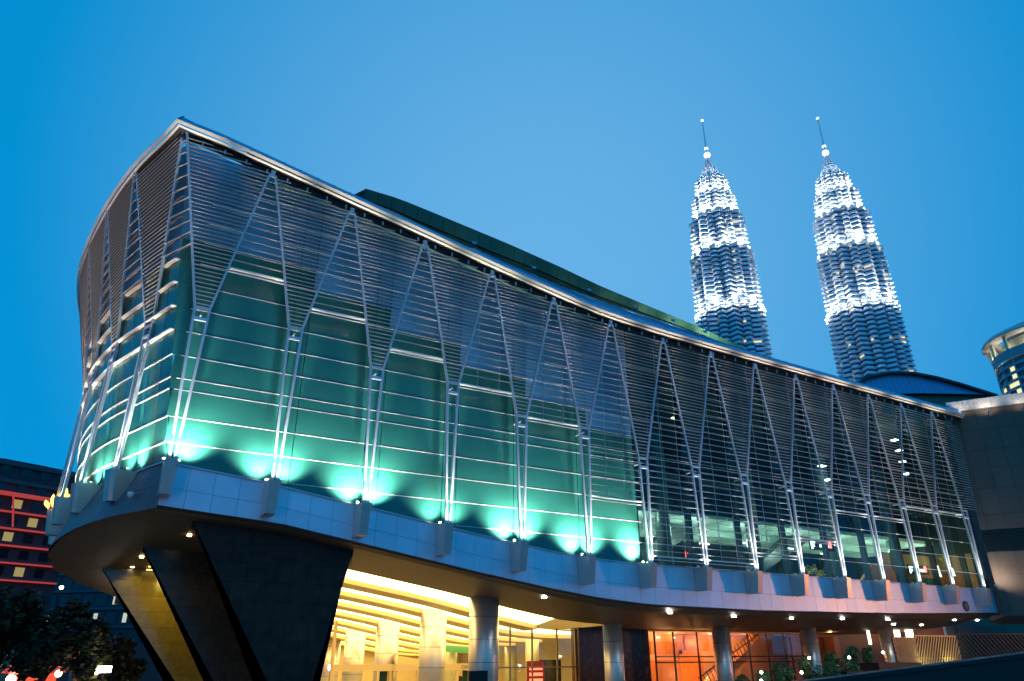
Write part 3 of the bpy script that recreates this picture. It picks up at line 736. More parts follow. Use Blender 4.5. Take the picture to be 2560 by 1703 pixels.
# escalator seen through the glass
m=MB(); m.slab([(24,27,Z0-.9),(33,27,Z0-2.2),(33,27,Z0-1.4),(24,27,Z0-.1)],(0,.3,0)); m.build('escalator',cream,LOB)
m=MB(); m.slab([(26.5,25,Z0+.2),(34,25,Z0-.25),(34,25,Z0+.3),(26.5,25,Z0+.75)],(0,.3,0)); m.build('handrail',mat('green_handrail',(.10,.35,.14),.4),LOB)
for x,y in((29.5,26),(34.5,24),(32.5,17)):
    m=MB(); m.cyl(x,y,.16,Z0+2.2,.55,n=24); m.build('lobby_column',mat('lobby_column',(.55,.52,.28),.35,.2),LOB,smooth=True)
m=MB(); m.box(34.2,36.6,19,19.4,Z0-2.4,Z0-.55); m.box(30.8,33.8,30,30.2,Z0-3.5,Z0-1.2); m.build('lobby_shopfront',dark,LOB)
for j in range(4):
    m=MB(); m.box(31.6,32.8,15.95,16.0,Z0-1.25-.42*j,Z0-1.02-.42*j); m.build('sign_row',E('sign_red',(1,.18,.10),2.5),LOB)
m=MB(); m.box(31.4,33.0,16.0,16.1,Z0-2.7,Z0-.6); m.build('sign_board',mat('sign_board',(.30,.03,.02),.5),LOB)
m=MB(); m.box(29.0,30.1,21.9,22,Z0-1.5,Z0-1.05); m.build('lobby_screen',E('lobby_screen',(.7,.8,1),2.0),LOB)
lamp('lobby_light','AREA',(26,31,Z0+1.6),120,(1,.72,.30),LOB,14,(26,31,0))
bx=MB(); bx.box(20.55,21.75,4.55,4.75,Z0-3.0,Z0-.97)
tag(bx.build('notice_box',mat('black_gloss',(.004,.004,.004),.3)),'plain black box sign standing against the thickest steel column','sign')
# lounge interior
LO_=thing('lounge','orange lit lounge with a staircase behind the wide glazed front','lounge',(47,13,.12))
peach=mat('peach_plaster',(.70,.40,.24),.6)
m=MB(); m.box(38.6,66,16,16.2,.12,Z0+1.55); m.build('back_wall',peach,LO_)
m=MB(); m.box(38.6,57.2,9.1,16,Z0+1.55,Z0+1.65); m.build('ceiling',mat('lounge_ceiling',(.75,.5,.3),.6),LO_)
m=MB(); m.box(38.6,57.2,9.1,16,.12,.16); m.build('floor',mat('lounge_floor',(.3,.15,.08),.3),LO_)
for j,(a,b,c,e) in enumerate(((44,45.7,-.1,.9),(45.7,47.6,-.1,.9),(42.6,44.8,-2.6,-.6),(44.8,47.2,-2.6,-.6),(47.2,50,-2.8,.2),(48,51,.2,1.5))):
    m=MB(); m.box(a+.01,b-.01,15.85,15.98,Z0+c,Z0+e); m.build('timber_panel',owall if j%2 else mat('amber_timber',(.62,.22,.03),.4,var=.1),LO_)
st=MB(); st.slab([(46.0,12,Z0-3.0),(47.0,12,Z0-3.0),(55.4,12,Z0+1.5),(55.4,12,Z0+1.9),(54.6,12,Z0+1.9)],(0,1.4,0)); st.build('stair_flight',peach,LO_)
m=MB()
for k in range(22):
    f=k/22; x=46.2+8.8*f; z=Z0-2.7+4.7*f; m.bar((x,11.95,z),(x-.5,11.95,z+.85),.05,.05,up=(0,1,0))
m.bar((45.6,11.95,Z0-1.9),(54.4,11.95,Z0+2.6-.6),.09,.09,up=(0,1,0)); m.build('stair_balustrade',mat('brown_rail',(.12,.06,.03),.4,.3),LO_)
for x,y,z,e in((41,13.5,.9,130),(45,14,.9,180),(50,14.5,.9,200),(54,14,.8,110),(43,12.5,-1.6,200),(48,13.8,-1.8,200)):
    lamp('lounge_light','POINT',(x,y,Z0+z),e,(1,.50,.20),LO_,.15)
for x in(42.8,44.8,46.6):
    m=MB(); m.cyl(x,15.7,Z0+1.2,Z0+1.28,.13,n=12); m.build('ceiling_spot',lampY,LO_)
# ground floor recess right of the lounge
rec=mat('recess_wall',(.10,.040,.022),.5,var=.2)
m=MB(); m.box(57.3,95,12,12.3,.12,Z0+2.8); m.build('recess_wall',rec,HALL)
for (xa,xb,za,zb) in((66.7,68.6,1.2,2.45),(69.6,70.7,1.3,2.6),(63.7,64.0,.7,2.1)):
    m=MB(); m.box(xa,xb,8.3,8.4,Z0+za,Z0+zb); m.build('lit_opening',E('lit_opening',(1,.93,.75),4),HALL)
for xa,xb in((57.4,58.6),(62,62.8)):
    m=MB(); m.box(xa,xb,10.8,11.9,.12,Z0+1.4); m.build('recess_pier',mat('recess_pier',(.22,.10,.05),.5),HALL)
for x,e in((60,120),(72,150),(82,200)): lamp('recess_light','POINT',(x,9.5,Z0+1.6),e,(1,.42,.14),HALL,.15)

# ---------------------------------------------------------------- right hand wing (stone clad block)
WING=thing('stone_wing','grey stone clad wing with bright metal coping at the right end of the glass hall','building',(80,0,0))
dv=Vector((.53,-.85,0)).normalized(); nv=Vector((-dv.y,dv.x,0))   # nv points behind the wall
o0=Vector((72.35,.45,0))
wallm=mat('grey_stone_cladding',(.14,.10,.078),.6,0,var=.12,vscale=.6)
zr=[3.05,5.0,6.6,8.6,10.6,12.0,14.4,16.4,18.16,20.2,22.15]
for zi,(za,zb) in enumerate(zip(zr,zr[1:])):
    for k in range(-1,9):
        w_=1.55; a=o0+dv*(k*w_+.012+.6); b=o0+dv*((k+1)*w_-.012+.6)
        if k==-1: a=o0+dv*.0
        if 8.6<=za<10.6:
            m=MB()
            for j in range(16):
                zz=Z0+za+.04+j*.12; m.slab([a+Vector((0,0,zz)),b+Vector((0,0,zz)),b+Vector((0,0,zz+.05))+nv*.08,a+Vector((0,0,zz+.05))+nv*.08],nv*.02)
            m.build('vent_louvre',mat('vent_grey',(.13,.17,.17),.5,.3),WING)
            continue
        m=MB(); m.slab([a+Vector((0,0,Z0+za+.012)),b+Vector((0,0,Z0+za+.012)),b+Vector((0,0,Z0+zb-.012)),a+Vector((0,0,Z0+zb-.012))],nv*.05); m.build('cladding_panel',wallm,WING)
m=MB(); a=o0+nv*.06; b=o0+dv*14+nv*.06; m.slab([a+Vector((0,0,Z0+3.0)),b+Vector((0,0,Z0+3.0)),b+Vector((0,0,Z0+22.2)),a+Vector((0,0,Z0+22.2))],nv*16); m.build('core',dark,WING)
for k in range(8):
    a=o0+dv*(k*1.9-.15+.01)-nv*.45; b=o0+dv*((k+1)*1.9-.15-.01)-nv*.45
    m=MB(); m.slab([a+Vector((0,0,Z0+22.2)),b+Vector((0,0,Z0+22.2)),b+Vector((0,0,Z0+23.15))-nv*.15,a+Vector((0,0,Z0+23.15))-nv*.15],nv*.6); m.build('coping',mat('coping_metal',(.80,.74,.68),.28,.45,var=.05),WING)
m=MB(); a=o0-nv*.4; b=o0+dv*14-nv*.4; m.slab([a+Vector((0,0,Z0+3.0)),b+Vector((0,0,Z0+3.0)),b+nv*10+Vector((0,0,Z0+2.6)),a+nv*10+Vector((0,0,Z0+2.6))],(0,0,.03)); m.build('soffit',soffit_m,WING)
# flare of the last uplight on the wing wall
c=Vector((70.9,-.3,Z0+5.6)); f=MB(); f.bar(c-Vector((0,0,.15)),c,.2,.2); fx=f.build('uplight',steel,WING)
lamp('uplight_beam','SPOT',c+Vector((0,0,.15)),520,(1,.86,.68),fx,.06,o0+dv*1.6+Vector((0,0,Z0+7.5)),130,.9)
for k,e in((.8,170),(3.2,150),(6.0,90),(9,60)):  # small floods on arms, added below the coping to brighten it
    c=o0+dv*k-nv*1.5+Vector((0,0,Z0+21.6)); f=MB(); f.bar(c,c+nv*1.5,.06,.06); f.bar(c-Vector((0,0,.1)),c+Vector((0,0,.05)),.2,.2); fx=f.build('coping_fill_lamp',steel,WING)
    lamp('coping_fill_beam','SPOT',c+Vector((0,0,.12)),e,(1,.86,.70),fx,.08,o0+dv*k-nv*.5+Vector((0,0,Z0+22.8)),125,.9)
# roundel on the fascia
rd=MB(); rd.add([(67.5+.42*math.cos(a),.86,Z0+3.75+.42*math.sin(a)) for a in [k*math.pi/12 for k in range(24)]]+[(67.5+.42*math.cos(a),.93,Z0+3.75+.42*math.sin(a)) for a in [k*math.pi/12 for k in range(24)]],[tuple(range(24))]+[(i,(i+1)%24,24+(i+1)%24,24+i) for i in range(24)])
ro=rd.build('round_sign',mat('dark_roundel',(.05,.04,.04),.5)); tag(ro,'small round dark sign on the fascia near the stone wing','sign')
r2=MB()
for k in(-.16,0,.16): r2.box(67.5-.22,67.5+.22,.845,.857,Z0+3.75+k-.03,Z0+3.75+k+.03)
r2.build('lettering',mat('roundel_grey',(.45,.42,.4),.5),ro)
gb=B(-4); go=thing('gold_ornament','glowing gold leaf shaped ornament at the foot of the far left strut','ornament',(gb.x,gb.y,8.35+Z0))
gE=E('gold_glow',(1,.62,.12),3.0)
for k,(dx,dz,h_) in enumerate(((0,.0,1.1),(-.28,.0,.85),(.28,.05,.9),(-.5,-.1,.55),(.15,.5,.8))):
    m=MB(); c=Vector((gb.x+.2+dx,gb.y-.55,8.4+Z0+dz)); n_=10
    m.slab([c+Vector((dx*.5*f+.16*math.sin(math.pi*f)*sg,0,h_*f)) for sg,f in [(1,j/5) for j in range(0,6)]+[(-1,j/5) for j in range(4,0,-1)]],(0,.06,0)); m.build('leaf',gE,go)
# security camera on the rounded fascia
sc_=thing('security_camera','small grey dome camera on the rounded end of the steel fascia','camera',(1.2,2.0,Z0+6.9))
m=MB(); m.bar((1.35,2.3,Z0+7.0),(.95,2.0,Z0+7.0),.08,.08); m.build('arm',steel,sc_)
m=MB(); m.lathe(.95,2.0,[(.0,Z0+6.72),(.1,Z0+6.75),(.15,Z0+6.86),(.15,Z0+7.0),(0,Z0+7.02)],16); m.build('dome',white,sc_,smooth=True)

# ---------------------------------------------------------------- barrel vault roof behind
VA=thing('vaulted_hall','low hall with a curved blue ribbed roof showing behind the right end of the eave','building',(108,23,0))
cx_=Vector((108.3,22.7,0)); ax=Vector((.866,-.5,0)); bk_=Vector((.5,.866,0))
pa=[(-13,36.6),(-10.5,39.0),(-7,40.6),(-3.5,41.25),(0,41.15),(3.5,40.4),(7,39.3),(10,38.2),(12.4,37.3)]
blueV=mat('vault_sheet',(.08,.30,.52),.4,.4,var=.05)
for (a,za),(b,zb) in zip(pa,pa[1:]):
    for h in range(4):
        fa=a+(b-a)*h/4; fb=a+(b-a)*(h+1)/4; z1=za+(zb-za)*h/4; z2=za+(zb-za)*(h+1)/4
        lo=37.45-.02*abs(fa)
        if z1<lo+.1 and z2<lo+.1: continue
        m=MB(); p=cx_+ax*(fa+.02); q=cx_+ax*(fb-.02)
        m.slab([p+Vector((0,0,Z0+lo))-bk_*.9,q+Vector((0,0,Z0+lo))-bk_*.9,q+Vector((0,0,Z0+z2-.35)),p+Vector((0,0,Z0+z1-.35))],bk_*.1); m.build('roof_sheet',blueV,VA)
m=MB(); m2=MB()
for (a,za),(b,zb) in zip(pa,pa[1:]):
    p=cx_+ax*a; q=cx_+ax*b
    m.bar(p+Vector((0,0,Z0+za-.1))-bk_*.3,q+Vector((0,0,Z0+zb-.1))-bk_*.3,.8,.3)
    m2.slab([p+Vector((0,0,Z0+za)),q+Vector((0,0,Z0+zb)),q+Vector((0,0,Z0+zb))+bk_*20,p+Vector((0,0,Z0+za))+bk_*20],(0,0,-.1))
m.build('roof_rim',mat('dark_teal_rim',(.015,.06,.075),.5),VA); m2.build('roof_deck',blueV,VA)
m=MB(); m.slab([cx_+ax*-13+Vector((0,0,2)),cx_+ax*12.6+Vector((0,0,2)),cx_+ax*12.6+Vector((0,0,Z0+37.4)),cx_+ax*-13+Vector((0,0,Z0+37.4))],bk_*18); m.build('green_wall',greenroof,VA)

# ---------------------------------------------------------------- twin towers
tsteel=mat('tower_steel',(.66,.74,.82),.42,.25,var=.05,vscale=.1)
twin=mat('tower_window',(.05,.16,.28),.25,.3,spec=.8)
twl=mat('tower_window_lit',(.3,.24,.12),.5,0,emit=1.1,ecol=(1,.75,.38))
tflood=E('flood_strip',(.92,.96,1),70)
twhite=mat('tower_white_steel',(.86,.88,.90),.4,.3)
def outline(r,rot=0,depth=1.0):
    pts_=[]
    for k in range(8):
        a0=k*45
        pts_.append((r,a0)); pts_.append((r*(.865),a0+10.5)); 
        for j in range(6):
            th=-90+180*j/5; # bow
            c=22.5; dx=.155*r
            # circle centre at .80 r
            cx=.80*r+dx*math.cos(R(th)); cy=.135*r*math.sin(R(th))
            pts_.append((math.hypot(cx,cy),a0+c+math.degrees(math.atan2(cy,cx))))
        pts_.append((r*.865,a0+34.5))
    return [(q*math.cos(R(a+rot)),q*math.sin(R(a+rot))) for q,a in pts_]
def ringmesh(name,levels,rot,mats,mi=None,litp=0,seed=0):
    """levels: list of (r,z); closed stack of star outlines"""
    vs=[];fs=[];ms=[]; rr_=random.Random(seed); n=None
    for r,z in levels:
        o_=outline(r,rot); n=len(o_); vs+=[(x,y,z) for x,y in o_]
    for k in range(len(levels)-1):
        for i in range(n):
            fs.append((k*n+i,k*n+(i+1)%n,(k+1)*n+(i+1)%n,(k+1)*n+i)); 
            ms.append(1 if (litp and rr_.random()<litp) else 0)
    me=bpy.data.meshes.new(name); me.from_pydata(vs,[],fs)
    for m_ in mats: me.materials.append(m_)
    me.polygons.foreach_set('material_index',ms); me.update(); return me
TIERS=[(160,243,27.0,26.6,46),(246,297.5,25.9,25.4,0),(300,333,22.9,22.4,0),(336,355.5,19.0,18.0,0),(358,374.5,15.0,13.4,0)]
def tower(cx,cy,rot,label,seed):
    T=thing('twin_tower',label,'skyscraper',(cx,cy,0),'lit twin skyscrapers')
    def put(name,me,z,s=1):
        o=bpy.data.objects.new(name,me); COL.objects.link(o); o.parent=T; o.location=(0,0,z); o.scale=(s,s,1); return o
    sp_=ringmesh('spandrel',[(.94,0),(1.0,.05),(1.0,1.9),(.94,1.95)],rot,[tsteel])
    sh_=ringmesh('sunshade',[(.94,0),(1.045,.02),(1.045,.32),(.94,.34)],rot,[twhite])
    wn_=[ringmesh('window_band',[(.945,0),(.945,2.1)],rot,[twin,twl],litp=p,seed=seed*10+j) for j,p in enumerate((.01,.04,.12,.02,.06,.18))]
    rim_=ringmesh('setback_rim',[(.8,0),(1.03,.1),(1.03,.9),(.95,.95),(.95,2.2),(1.03,2.3),(1.03,3.0),(.6,3.05)],rot,[twhite])
    rnd=random.Random(seed)
    for (z0,z1,r0,r1,_) in TIERS:
        n=int(round((z1-z0)/4.0)); h=(z1-z0)/n
        for k in range(n):
            z=z0+k*h+Z0; r=r0+(r1-r0)*(k/n)
            put('spandrel',sp_,z,r); put('window_band',wn_[rnd.randrange(6)] if z0<330 else wn_[0],z+1.92,r); put('sunshade',sh_,z+3.45,r)
        put('setback_rim',rim_,z1+Z0,r1*1.005)
    # flood strips on the setbacks
    for (zb,r) in((242.6+3.3,26.2),(297.5+3.3,23.3),(333+3.3,19.5),(355.5+3.2,15.6),):
        m=MB(); n_=24
        for k in range(n_):
            a=2*math.pi*(k+.5)/n_; rr2=r*1.02; c=Vector((cx+rr2*math.cos(a),cy+rr2*math.sin(a),Z0+zb)); t=Vector((-math.sin(a),math.cos(a),0))*1.3
            m.bar(c-t,c+t,.7,.35)
        m.build('flood_strip',tflood,T)
    for (zb,r,pw__) in((246.5,28.3,38000),(301,25.2,34000),(336.5,21.6,26000),(359,17.6,17000),(377.5,13.8,5000)):
        for k in range(10):
            a=2*math.pi*(k+.5)/10; p=(cx+r*math.cos(a),cy+r*math.sin(a),Z0+zb)
            lamp('flood_beam','SPOT',p,pw__,(.92,.96,1),T,.5,(cx+(r-5.5)*math.cos(a),cy+(r-5.5)*math.sin(a),Z0+zb+20),95,.9)
    # crown
    cr=[(376.5,11.6,379.5),(380.4,9.9,383),(384,8.1,386.8),(387.8,6.5,390.4),(391.4,5.0,394),(395,3.7,397.5),(398.4,2.7,401)]
    for za,r,zb in cr:
        me=ringmesh('crown_ring',[(r*.75,0),(r,.1),(r*.98,(zb-za)*.5),(r*.80,(zb-za)*.85),(r*.8,zb-za+.6)],rot,[mat('crown_steel',(.8,.82,.85),.45,.1)]); put('crown_ring',me,za+Z0)
    m=MB(); m.cyl(cx,cy,Z0+374,Z0+404,1.0,.8,n=12); m.build('pinnacle_core',twhite,T)
    m=MB(); m.lathe(cx,cy,[(.1,Z0+403.2)]+[(2.8*math.cos(R(a)),Z0+406+2.8*math.sin(R(a))) for a in range(-75,80,15)]+[(.1,Z0+408.9)],24); m.build('ball',E('lit_ball',(.95,.97,1),2.2),T,smooth=True)
    m=MB(); m.lathe(cx,cy,[(.3,Z0+412.4),(1.7,Z0+412.8),(1.7,Z0+413.8),(.3,Z0+414.2)],16); m.build('mast_ring',E('lit_ring',(.95,.97,1),1.6),T)
    m=MB(); m.cyl(cx,cy,Z0+408,Z0+444.5,.8,.4,n=10); m.build('mast',mat('mast_steel',(.55,.62,.7),.3,.5),T)
    m=MB(); m.lathe(cx,cy,[(.1,Z0+444.3),(1.2,Z0+445),(1.2,Z0+446),(.1,Z0+446.8)],12); m.build('mast_tip',E('lit_tip',(.95,.97,1),1.6),T)
    m=MB(); m.cyl(cx,cy,0,Z0+160,27,n=48); m.build('shaft',tsteel,T)
    m=MB(); m.cyl(cx,cy,Z0+160,Z0+374,10,n=24); m.build('core',dark,T)
tower(402.0,311.5,4,'left of the two lit twin towers, partly behind the sloping roof',3)
tower(491.1,256.6,20,'right of the two lit twin towers, above the curved blue roof',8)

# ---------------------------------------------------------------- round topped tower at the right edge
HT=thing('round_tower','round tower with a lit open crown, cut by the right edge of the photo','skyscraper',(0,0,0))
def cam2w(x,y): return Vector((x*.866+y*.5,-x*.5+y*.866-36,0))
hc=cam2w(277,330); HT.location=(hc.x,hc.y,0)
hst=mat('tower_grey_stone',(.32,.34,.38),.6); hwin=mat('round_tower_glass',(.05,.11,.15),.2); hlit=mat('round_tower_lit',(.4,.35,.15),.5,0,emit=1.0,ecol=(.95,.9,.45))
rnd=random.Random(4)
def arcseg(m,r,z0,z1,a0,a1,mi=0,th=.6):
    for (A0,A1) in [(a0+(a1-a0)*k/3,a0+(a1-a0)*(k+1)/3) for k in range(3)]:
        p=[(hc.x+r*math.cos(A0),hc.y+r*math.sin(A0),z0),(hc.x+r*math.cos(A1),hc.y+r*math.sin(A1),z0),(hc.x+r*math.cos(A1),hc.y+r*math.sin(A1),z1),(hc.x+r*math.cos(A0),hc.y+r*math.sin(A0),z1)]
        m.add(p,[(0,1,2,3)],mi)
base_r=25.5
for fl in range(0,16):
    z=Z0+73.2+fl*3.9
    m=MB(); 
    m.lathe(hc.x,hc.y,[(base_r-.8,z-.01),(base_r,z),(base_r,z+1.4),(base_r-.8,z+1.41)],64); m.build('floor_band',hst,HT)
    m=MB()
    for k in range(40):
        a=2*math.pi*k/40; arcseg(m,base_r-.8,z+1.4,z+3.9,a,a+2*math.pi/40,1 if rnd.random()<(.6 if fl<11 else .2) else 0)
    m.build('window_band',[hwin,hlit],HT)
for k in range(20):
    a=2*math.pi*k/20; c=Vector((hc.x+(base_r-.3)*math.cos(a),hc.y+(base_r-.3)*math.sin(a),Z0+73.3)); m=MB(); m.bar(c,c+Vector((0,0,61.5)),.55,.8); m.build('window_pier',hst,HT)
zt=Z0+73.2+16*3.9
m=MB(); m.lathe(hc.x,hc.y,[(base_r+.3,zt),(base_r+.3,zt+5),(base_r-1,zt+5.2)],64); m.build('parapet_band',hst,HT)
m=MB(); m.lathe(hc.x,hc.y,[(base_r-6,zt+5),(base_r-6,zt+12)],48); m.build('crown_drum',mat('crown_plaster',(.5,.5,.36),.6),HT)
for k in range(14):
    a=2*math.pi*k/14+.1; c=Vector((hc.x+(base_r)*math.cos(a),hc.y+(base_r)*math.sin(a),zt+5)); m=MB(); m.bar(c,c+Vector((0,0,7)),1.3,1.3); m.build('crown_column',mat('crown_plaster2',(.62,.62,.42),.6),HT)
m=MB(); m.lathe(hc.x,hc.y,[(base_r-3,zt+12),(base_r+3,zt+12),(base_r+3.2,zt+12.8),(base_r+2.2,zt+14.4),(base_r-6,zt+14.6)],64); m.build('crown_ring',mat('crown_ring',(.66,.60,.56),.6),HT)
m=MB(); m.lathe(hc.x,hc.y,[(base_r-8,zt+12),(base_r-8,zt+19),(base_r-10,zt+20),(.1,zt+20.5)],32); m.build('crown_cap',hst,HT)
m=MB(); m.cyl(hc.x,hc.y,0,Z0+73.2,base_r-.5,n=48); m.build('shaft',hst,HT)
for k in range(10):
    a=2*math.pi*k/10; lamp('crown_light','POINT',(hc.x+(base_r-2.6)*math.cos(a),hc.y+(base_r-2.6)*math.sin(a),zt+7.5),700,(1,.95,.80),HT,.5)

# ---------------------------------------------------------------- background left: hotel with red lit ledges
HB=thing('hotel_block','dark hotel block with glowing red ledges at the left edge','building',(0,0,0))
h0=cam2w(-66.0,106.6); hd=(cam2w(-76,92)-h0); hd.z=0; hd.normalize(); hn=Vector((-hd.y,hd.x,0)); 
if hn.dot(Vector((0,-36,0))-h0)<0: hn=-hn     # towards the camera
HB.location=(h0.x,h0.y,0)
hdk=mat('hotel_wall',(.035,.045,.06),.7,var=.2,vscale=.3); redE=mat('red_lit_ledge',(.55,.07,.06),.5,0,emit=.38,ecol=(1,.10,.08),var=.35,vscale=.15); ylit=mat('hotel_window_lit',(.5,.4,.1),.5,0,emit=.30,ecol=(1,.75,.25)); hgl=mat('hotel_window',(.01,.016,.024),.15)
m=MB(); m.slab([h0,h0+hd*60,h0+hd*60+Vector((0,0,Z0+25.2)),h0+Vector((0,0,Z0+25.2))],-hn*25); m.build('wall',hdk,HB)
m=MB(); m.slab([h0+hd*4-hn*3+Vector((0,0,Z0+25.2)),h0+hd*10-hn*3+Vector((0,0,Z0+25.2)),h0+hd*10-hn*3+Vector((0,0,Z0+25.9)),h0+hd*4-hn*3+Vector((0,0,Z0+25.9))],-hn*10); m.build('roof_plant',hdk,HB)
m=MB(); c=h0+hd*1.5-hn*3+Vector((0,0,Z0+25)); m.bar(c,c+Vector((0,0,6)),.15,.15); m.build('aerial',hdk,HB)
rnd=random.Random(9)
for fl in range(7):
    z=Z0+9.0+fl*2.25
    if fl<6:
        m=MB(); st_=1.6 if fl==5 else rnd.uniform(-.3,.8); a=h0+hd*st_; b=h0+hd*58
        m.slab([a+hn*.01+Vector((0,0,z)),b+hn*.01+Vector((0,0,z)),b+hn*.01+Vector((0,0,z+(.40 if fl==5 else .18))),a+hn*.01+Vector((0,0,z+(.40 if fl==5 else .18)))],hn*(1.2 if fl==5 else .7)); m.build('ledge',redE,HB)
    for k in range(16):
        a=h0+hd*(2+k*2.6); 
        m=MB(); m.slab([a+hn*.02+Vector((0,0,z+.7)),a+hd*1.2+hn*.02+Vector((0,0,z+.7)),a+hd*1.2+hn*.02+Vector((0,0,z+1.9)),a+hn*.02+Vector((0,0,z+1.9))],hn*.06); m.build('window',ylit if rnd.random()<.34 else hgl,HB)
for k in range(8):
    a=h0+hd*(4+k*5)+hn*1.2; m=MB(); m.bar(a+Vector((0,0,Z0+16.0))-hd*1.0,a+Vector((0,0,Z0+20.2)),.18,.18); m.build('red_brace',redE,HB)
for zz in(22.0,24.4):
    m=MB(); a=h0+hd*.3; b=h0+hd*58; m.slab([a+hn*.01+Vector((0,0,Z0+zz)),b+hn*.01+Vector((0,0,Z0+zz)),b+hn*.01+Vector((0,0,Z0+zz+.5)),a+hn*.01+Vector((0,0,Z0+zz+.5))],hn*.4); m.build('cornice',mat('hotel_cornice',(.06,.075,.10),.6),HB)
# office block seen under the overhang
OB=thing('office_block','dark office block with a few lit windows seen under the overhang beside the sloping pier','building',(0,0,0))
ob0=cam2w(-100,150); od=(cam2w(-60,141)-ob0); od.normalize(); on=Vector((od.y,-od.x,0)); OB.location=(ob0.x,ob0.y,0)
if on.dot(Vector((0,-36,0))-ob0)<0: on=-on
m=MB(); m.slab([ob0,ob0+od*55,ob0+od*55+Vector((0,0,Z0+17)),ob0+Vector((0,0,Z0+17))],-on*20); m.build('wall',mat('office_wall',(.05,.055,.075),.6,var=.2,vscale=.3),OB)
for fl in range(5):
    z=Z0+1.0+fl*3.3
    m=MB(); m.slab([ob0+on*.02+Vector((0,0,z)),ob0+od*55+on*.02+Vector((0,0,z)),ob0+od*55+on*.02+Vector((0,0,z+.5)),ob0+on*.02+Vector((0,0,z+.5))],on*.35); m.build('ledge',mat('office_ledge',(.09,.10,.13),.6),OB)
    for k in range(18):
        a=ob0+od*(1+k*3); li=rnd.random()<.2
        m=MB(); m.slab([a+on*.02+Vector((0,0,z+.7)),a+od*2.4+on*.02+Vector((0,0,z+.7)),a+od*2.4+on*.02+Vector((0,0,z+2.9)),a+on*.02+Vector((0,0,z+2.9))],on*.05); m.build('window',hgl,OB)
        if li:
            m=MB(); s_=rnd.uniform(.1,1.2); m.slab([a+od*s_+on*.08+Vector((0,0,z+1.0)),a+od*(s_+.9)+on*.08+Vector((0,0,z+1.0)),a+od*(s_+.9)+on*.08+Vector((0,0,z+2.7)),a+od*s_+on*.08+Vector((0,0,z+2.7))],on*.03); m.build('lit_window',mat('office_lit',(.5,.5,.4),.5,0,emit=.6,ecol=(.9,.9,.65)),OB)
# low shop pavilion
LP=thing('shop_pavilion','low plum coloured shop pavilion with a glazed corner beyond the piers','building',(0,0,0))
lp0=cam2w(-70,100); LP.location=(lp0.x,lp0.y,0); ld=(cam2w(-38,104)-lp0).normalized(); ln=Vector((ld.y,-ld.x,0))
m=MB(); m.slab([lp0,lp0+ld*34,lp0+ld*34+Vector((0,0,Z0+1.2)),lp0+Vector((0,0,Z0+1.2))],-ln*14); m.build('wall',mat('plum_wall',(.075,.055,.075),.6,var=.15,vscale=.4),LP)
for k,(a_,b_) in enumerate(((3,8),(12,18),(27.5,33))):
    m=MB(); a=lp0+ld*a_; b=lp0+ld*b_; m.slab([a+ln*.02+Vector((0,0,.2)),b+ln*.02+Vector((0,0,.2)),b+ln*.02+Vector((0,0,Z0+.2)),a+ln*.02+Vector((0,0,Z0+.2))],ln*.08); m.build('shop_window',mat('shop_glass',(.012,.05,.045),.15,emit=.03,ecol=(.2,.7,.6)),LP)
for k in range(9):
    a=lp0+ld*rnd.choice((4,5,6,13.5,15,17,28.5,29.5,31))+ld*rnd.uniform(-.4,.4)+ln*.15+Vector((0,0,Z0+rnd.uniform(-2.8,-.2)))
    m=MB(); m.bar(a,a+Vector((0,0,rnd.uniform(.3,.9))),.3,.06,up=(1,0,0)); m.build('shop_light',rnd.choice([E('pink_neon',(1,.2,.15),2.5),E('amber_neon',(1,.6,.15),2.5),E('white_neon',(1,.95,.9),3)]),LP)

# ---------------------------------------------------------------- trees, lamps, planting
leafm=mat('dark_leaf',(.022,.036,.016),.6,var=.3,vscale=1.5); barkm=mat('bark',(.05,.035,.025),.8)
def tree(loc,h,r,label,seed,leaf=leafm,n=4200,ls=.32):
    T=thing('street_tree',label,'tree',(loc.x,loc.y,0),'dark trees at the lower left')
    rr_=random.Random(seed); m=MB(); m.cyl(loc.x,loc.y,0,h*.5,.28,.16,n=10)
    cl=[]
    for k in range(16):
        a=rr_.uniform(0,6.28); d=rr_.uniform(.2,1)*r; zz=h*rr_.uniform(.42,.97); q=Vector((loc.x+d*math.cos(a)*(1.1-abs(zz/h-.6)),loc.y+d*math.sin(a)*(1.1-abs(zz/h-.6)),zz)); cl.append((q,rr_.uniform(.28,.5)*r))
        m.bar((loc.x,loc.y,h*rr_.uniform(.3,.5)),q,.09,.09)
    m.build('trunk',barkm,T)
    lf=MB()
    for k in range(n):
        c,cr_=rr_.choice(cl); v=Vector((rr_.gauss(0,1),rr_.gauss(0,1),rr_.gauss(0,.8))).normalized()*cr_*rr_.uniform(.5,1.05)
        p=c+v; u=Vector((rr_.uniform(-1,1),rr_.uniform(-1,1),rr_.uniform(-.6,.6))).normalized()*ls; w=u.cross(Vector((rr_.uniform(-1,1),rr_.uniform(-1,1),rr_.uniform(-1,1)))).normalized()*ls*.5
        lf.add([p-u,p+w,p+u,p-w],[(0,1,2,3)])
    lf.build('crown',leaf,T)
tree(cam2w(-38,55),8.6,3.6,'tall dark tree in front of the red ledged hotel',1)
tree(cam2w(-34.5,57),9.0,2.8,'dark tree beside the rounded end of the hall',2)
tree(cam2w(-33,62),5.6,2.4,'dark rounded tree below the overhang',3,n=3000)
tree(cam2w(-42,58),7.8,3.0,'low dark tree at the left edge of the photo',4,n=3000)
tree(cam2w(-27,66),4.7,1.6,'small dark tree in front of the plum pavilion',5,n=2200)
tree(cam2w(-19,62),7.4,2.4,'narrow dark tree between the pier and the yellow columns',6,n=2600)
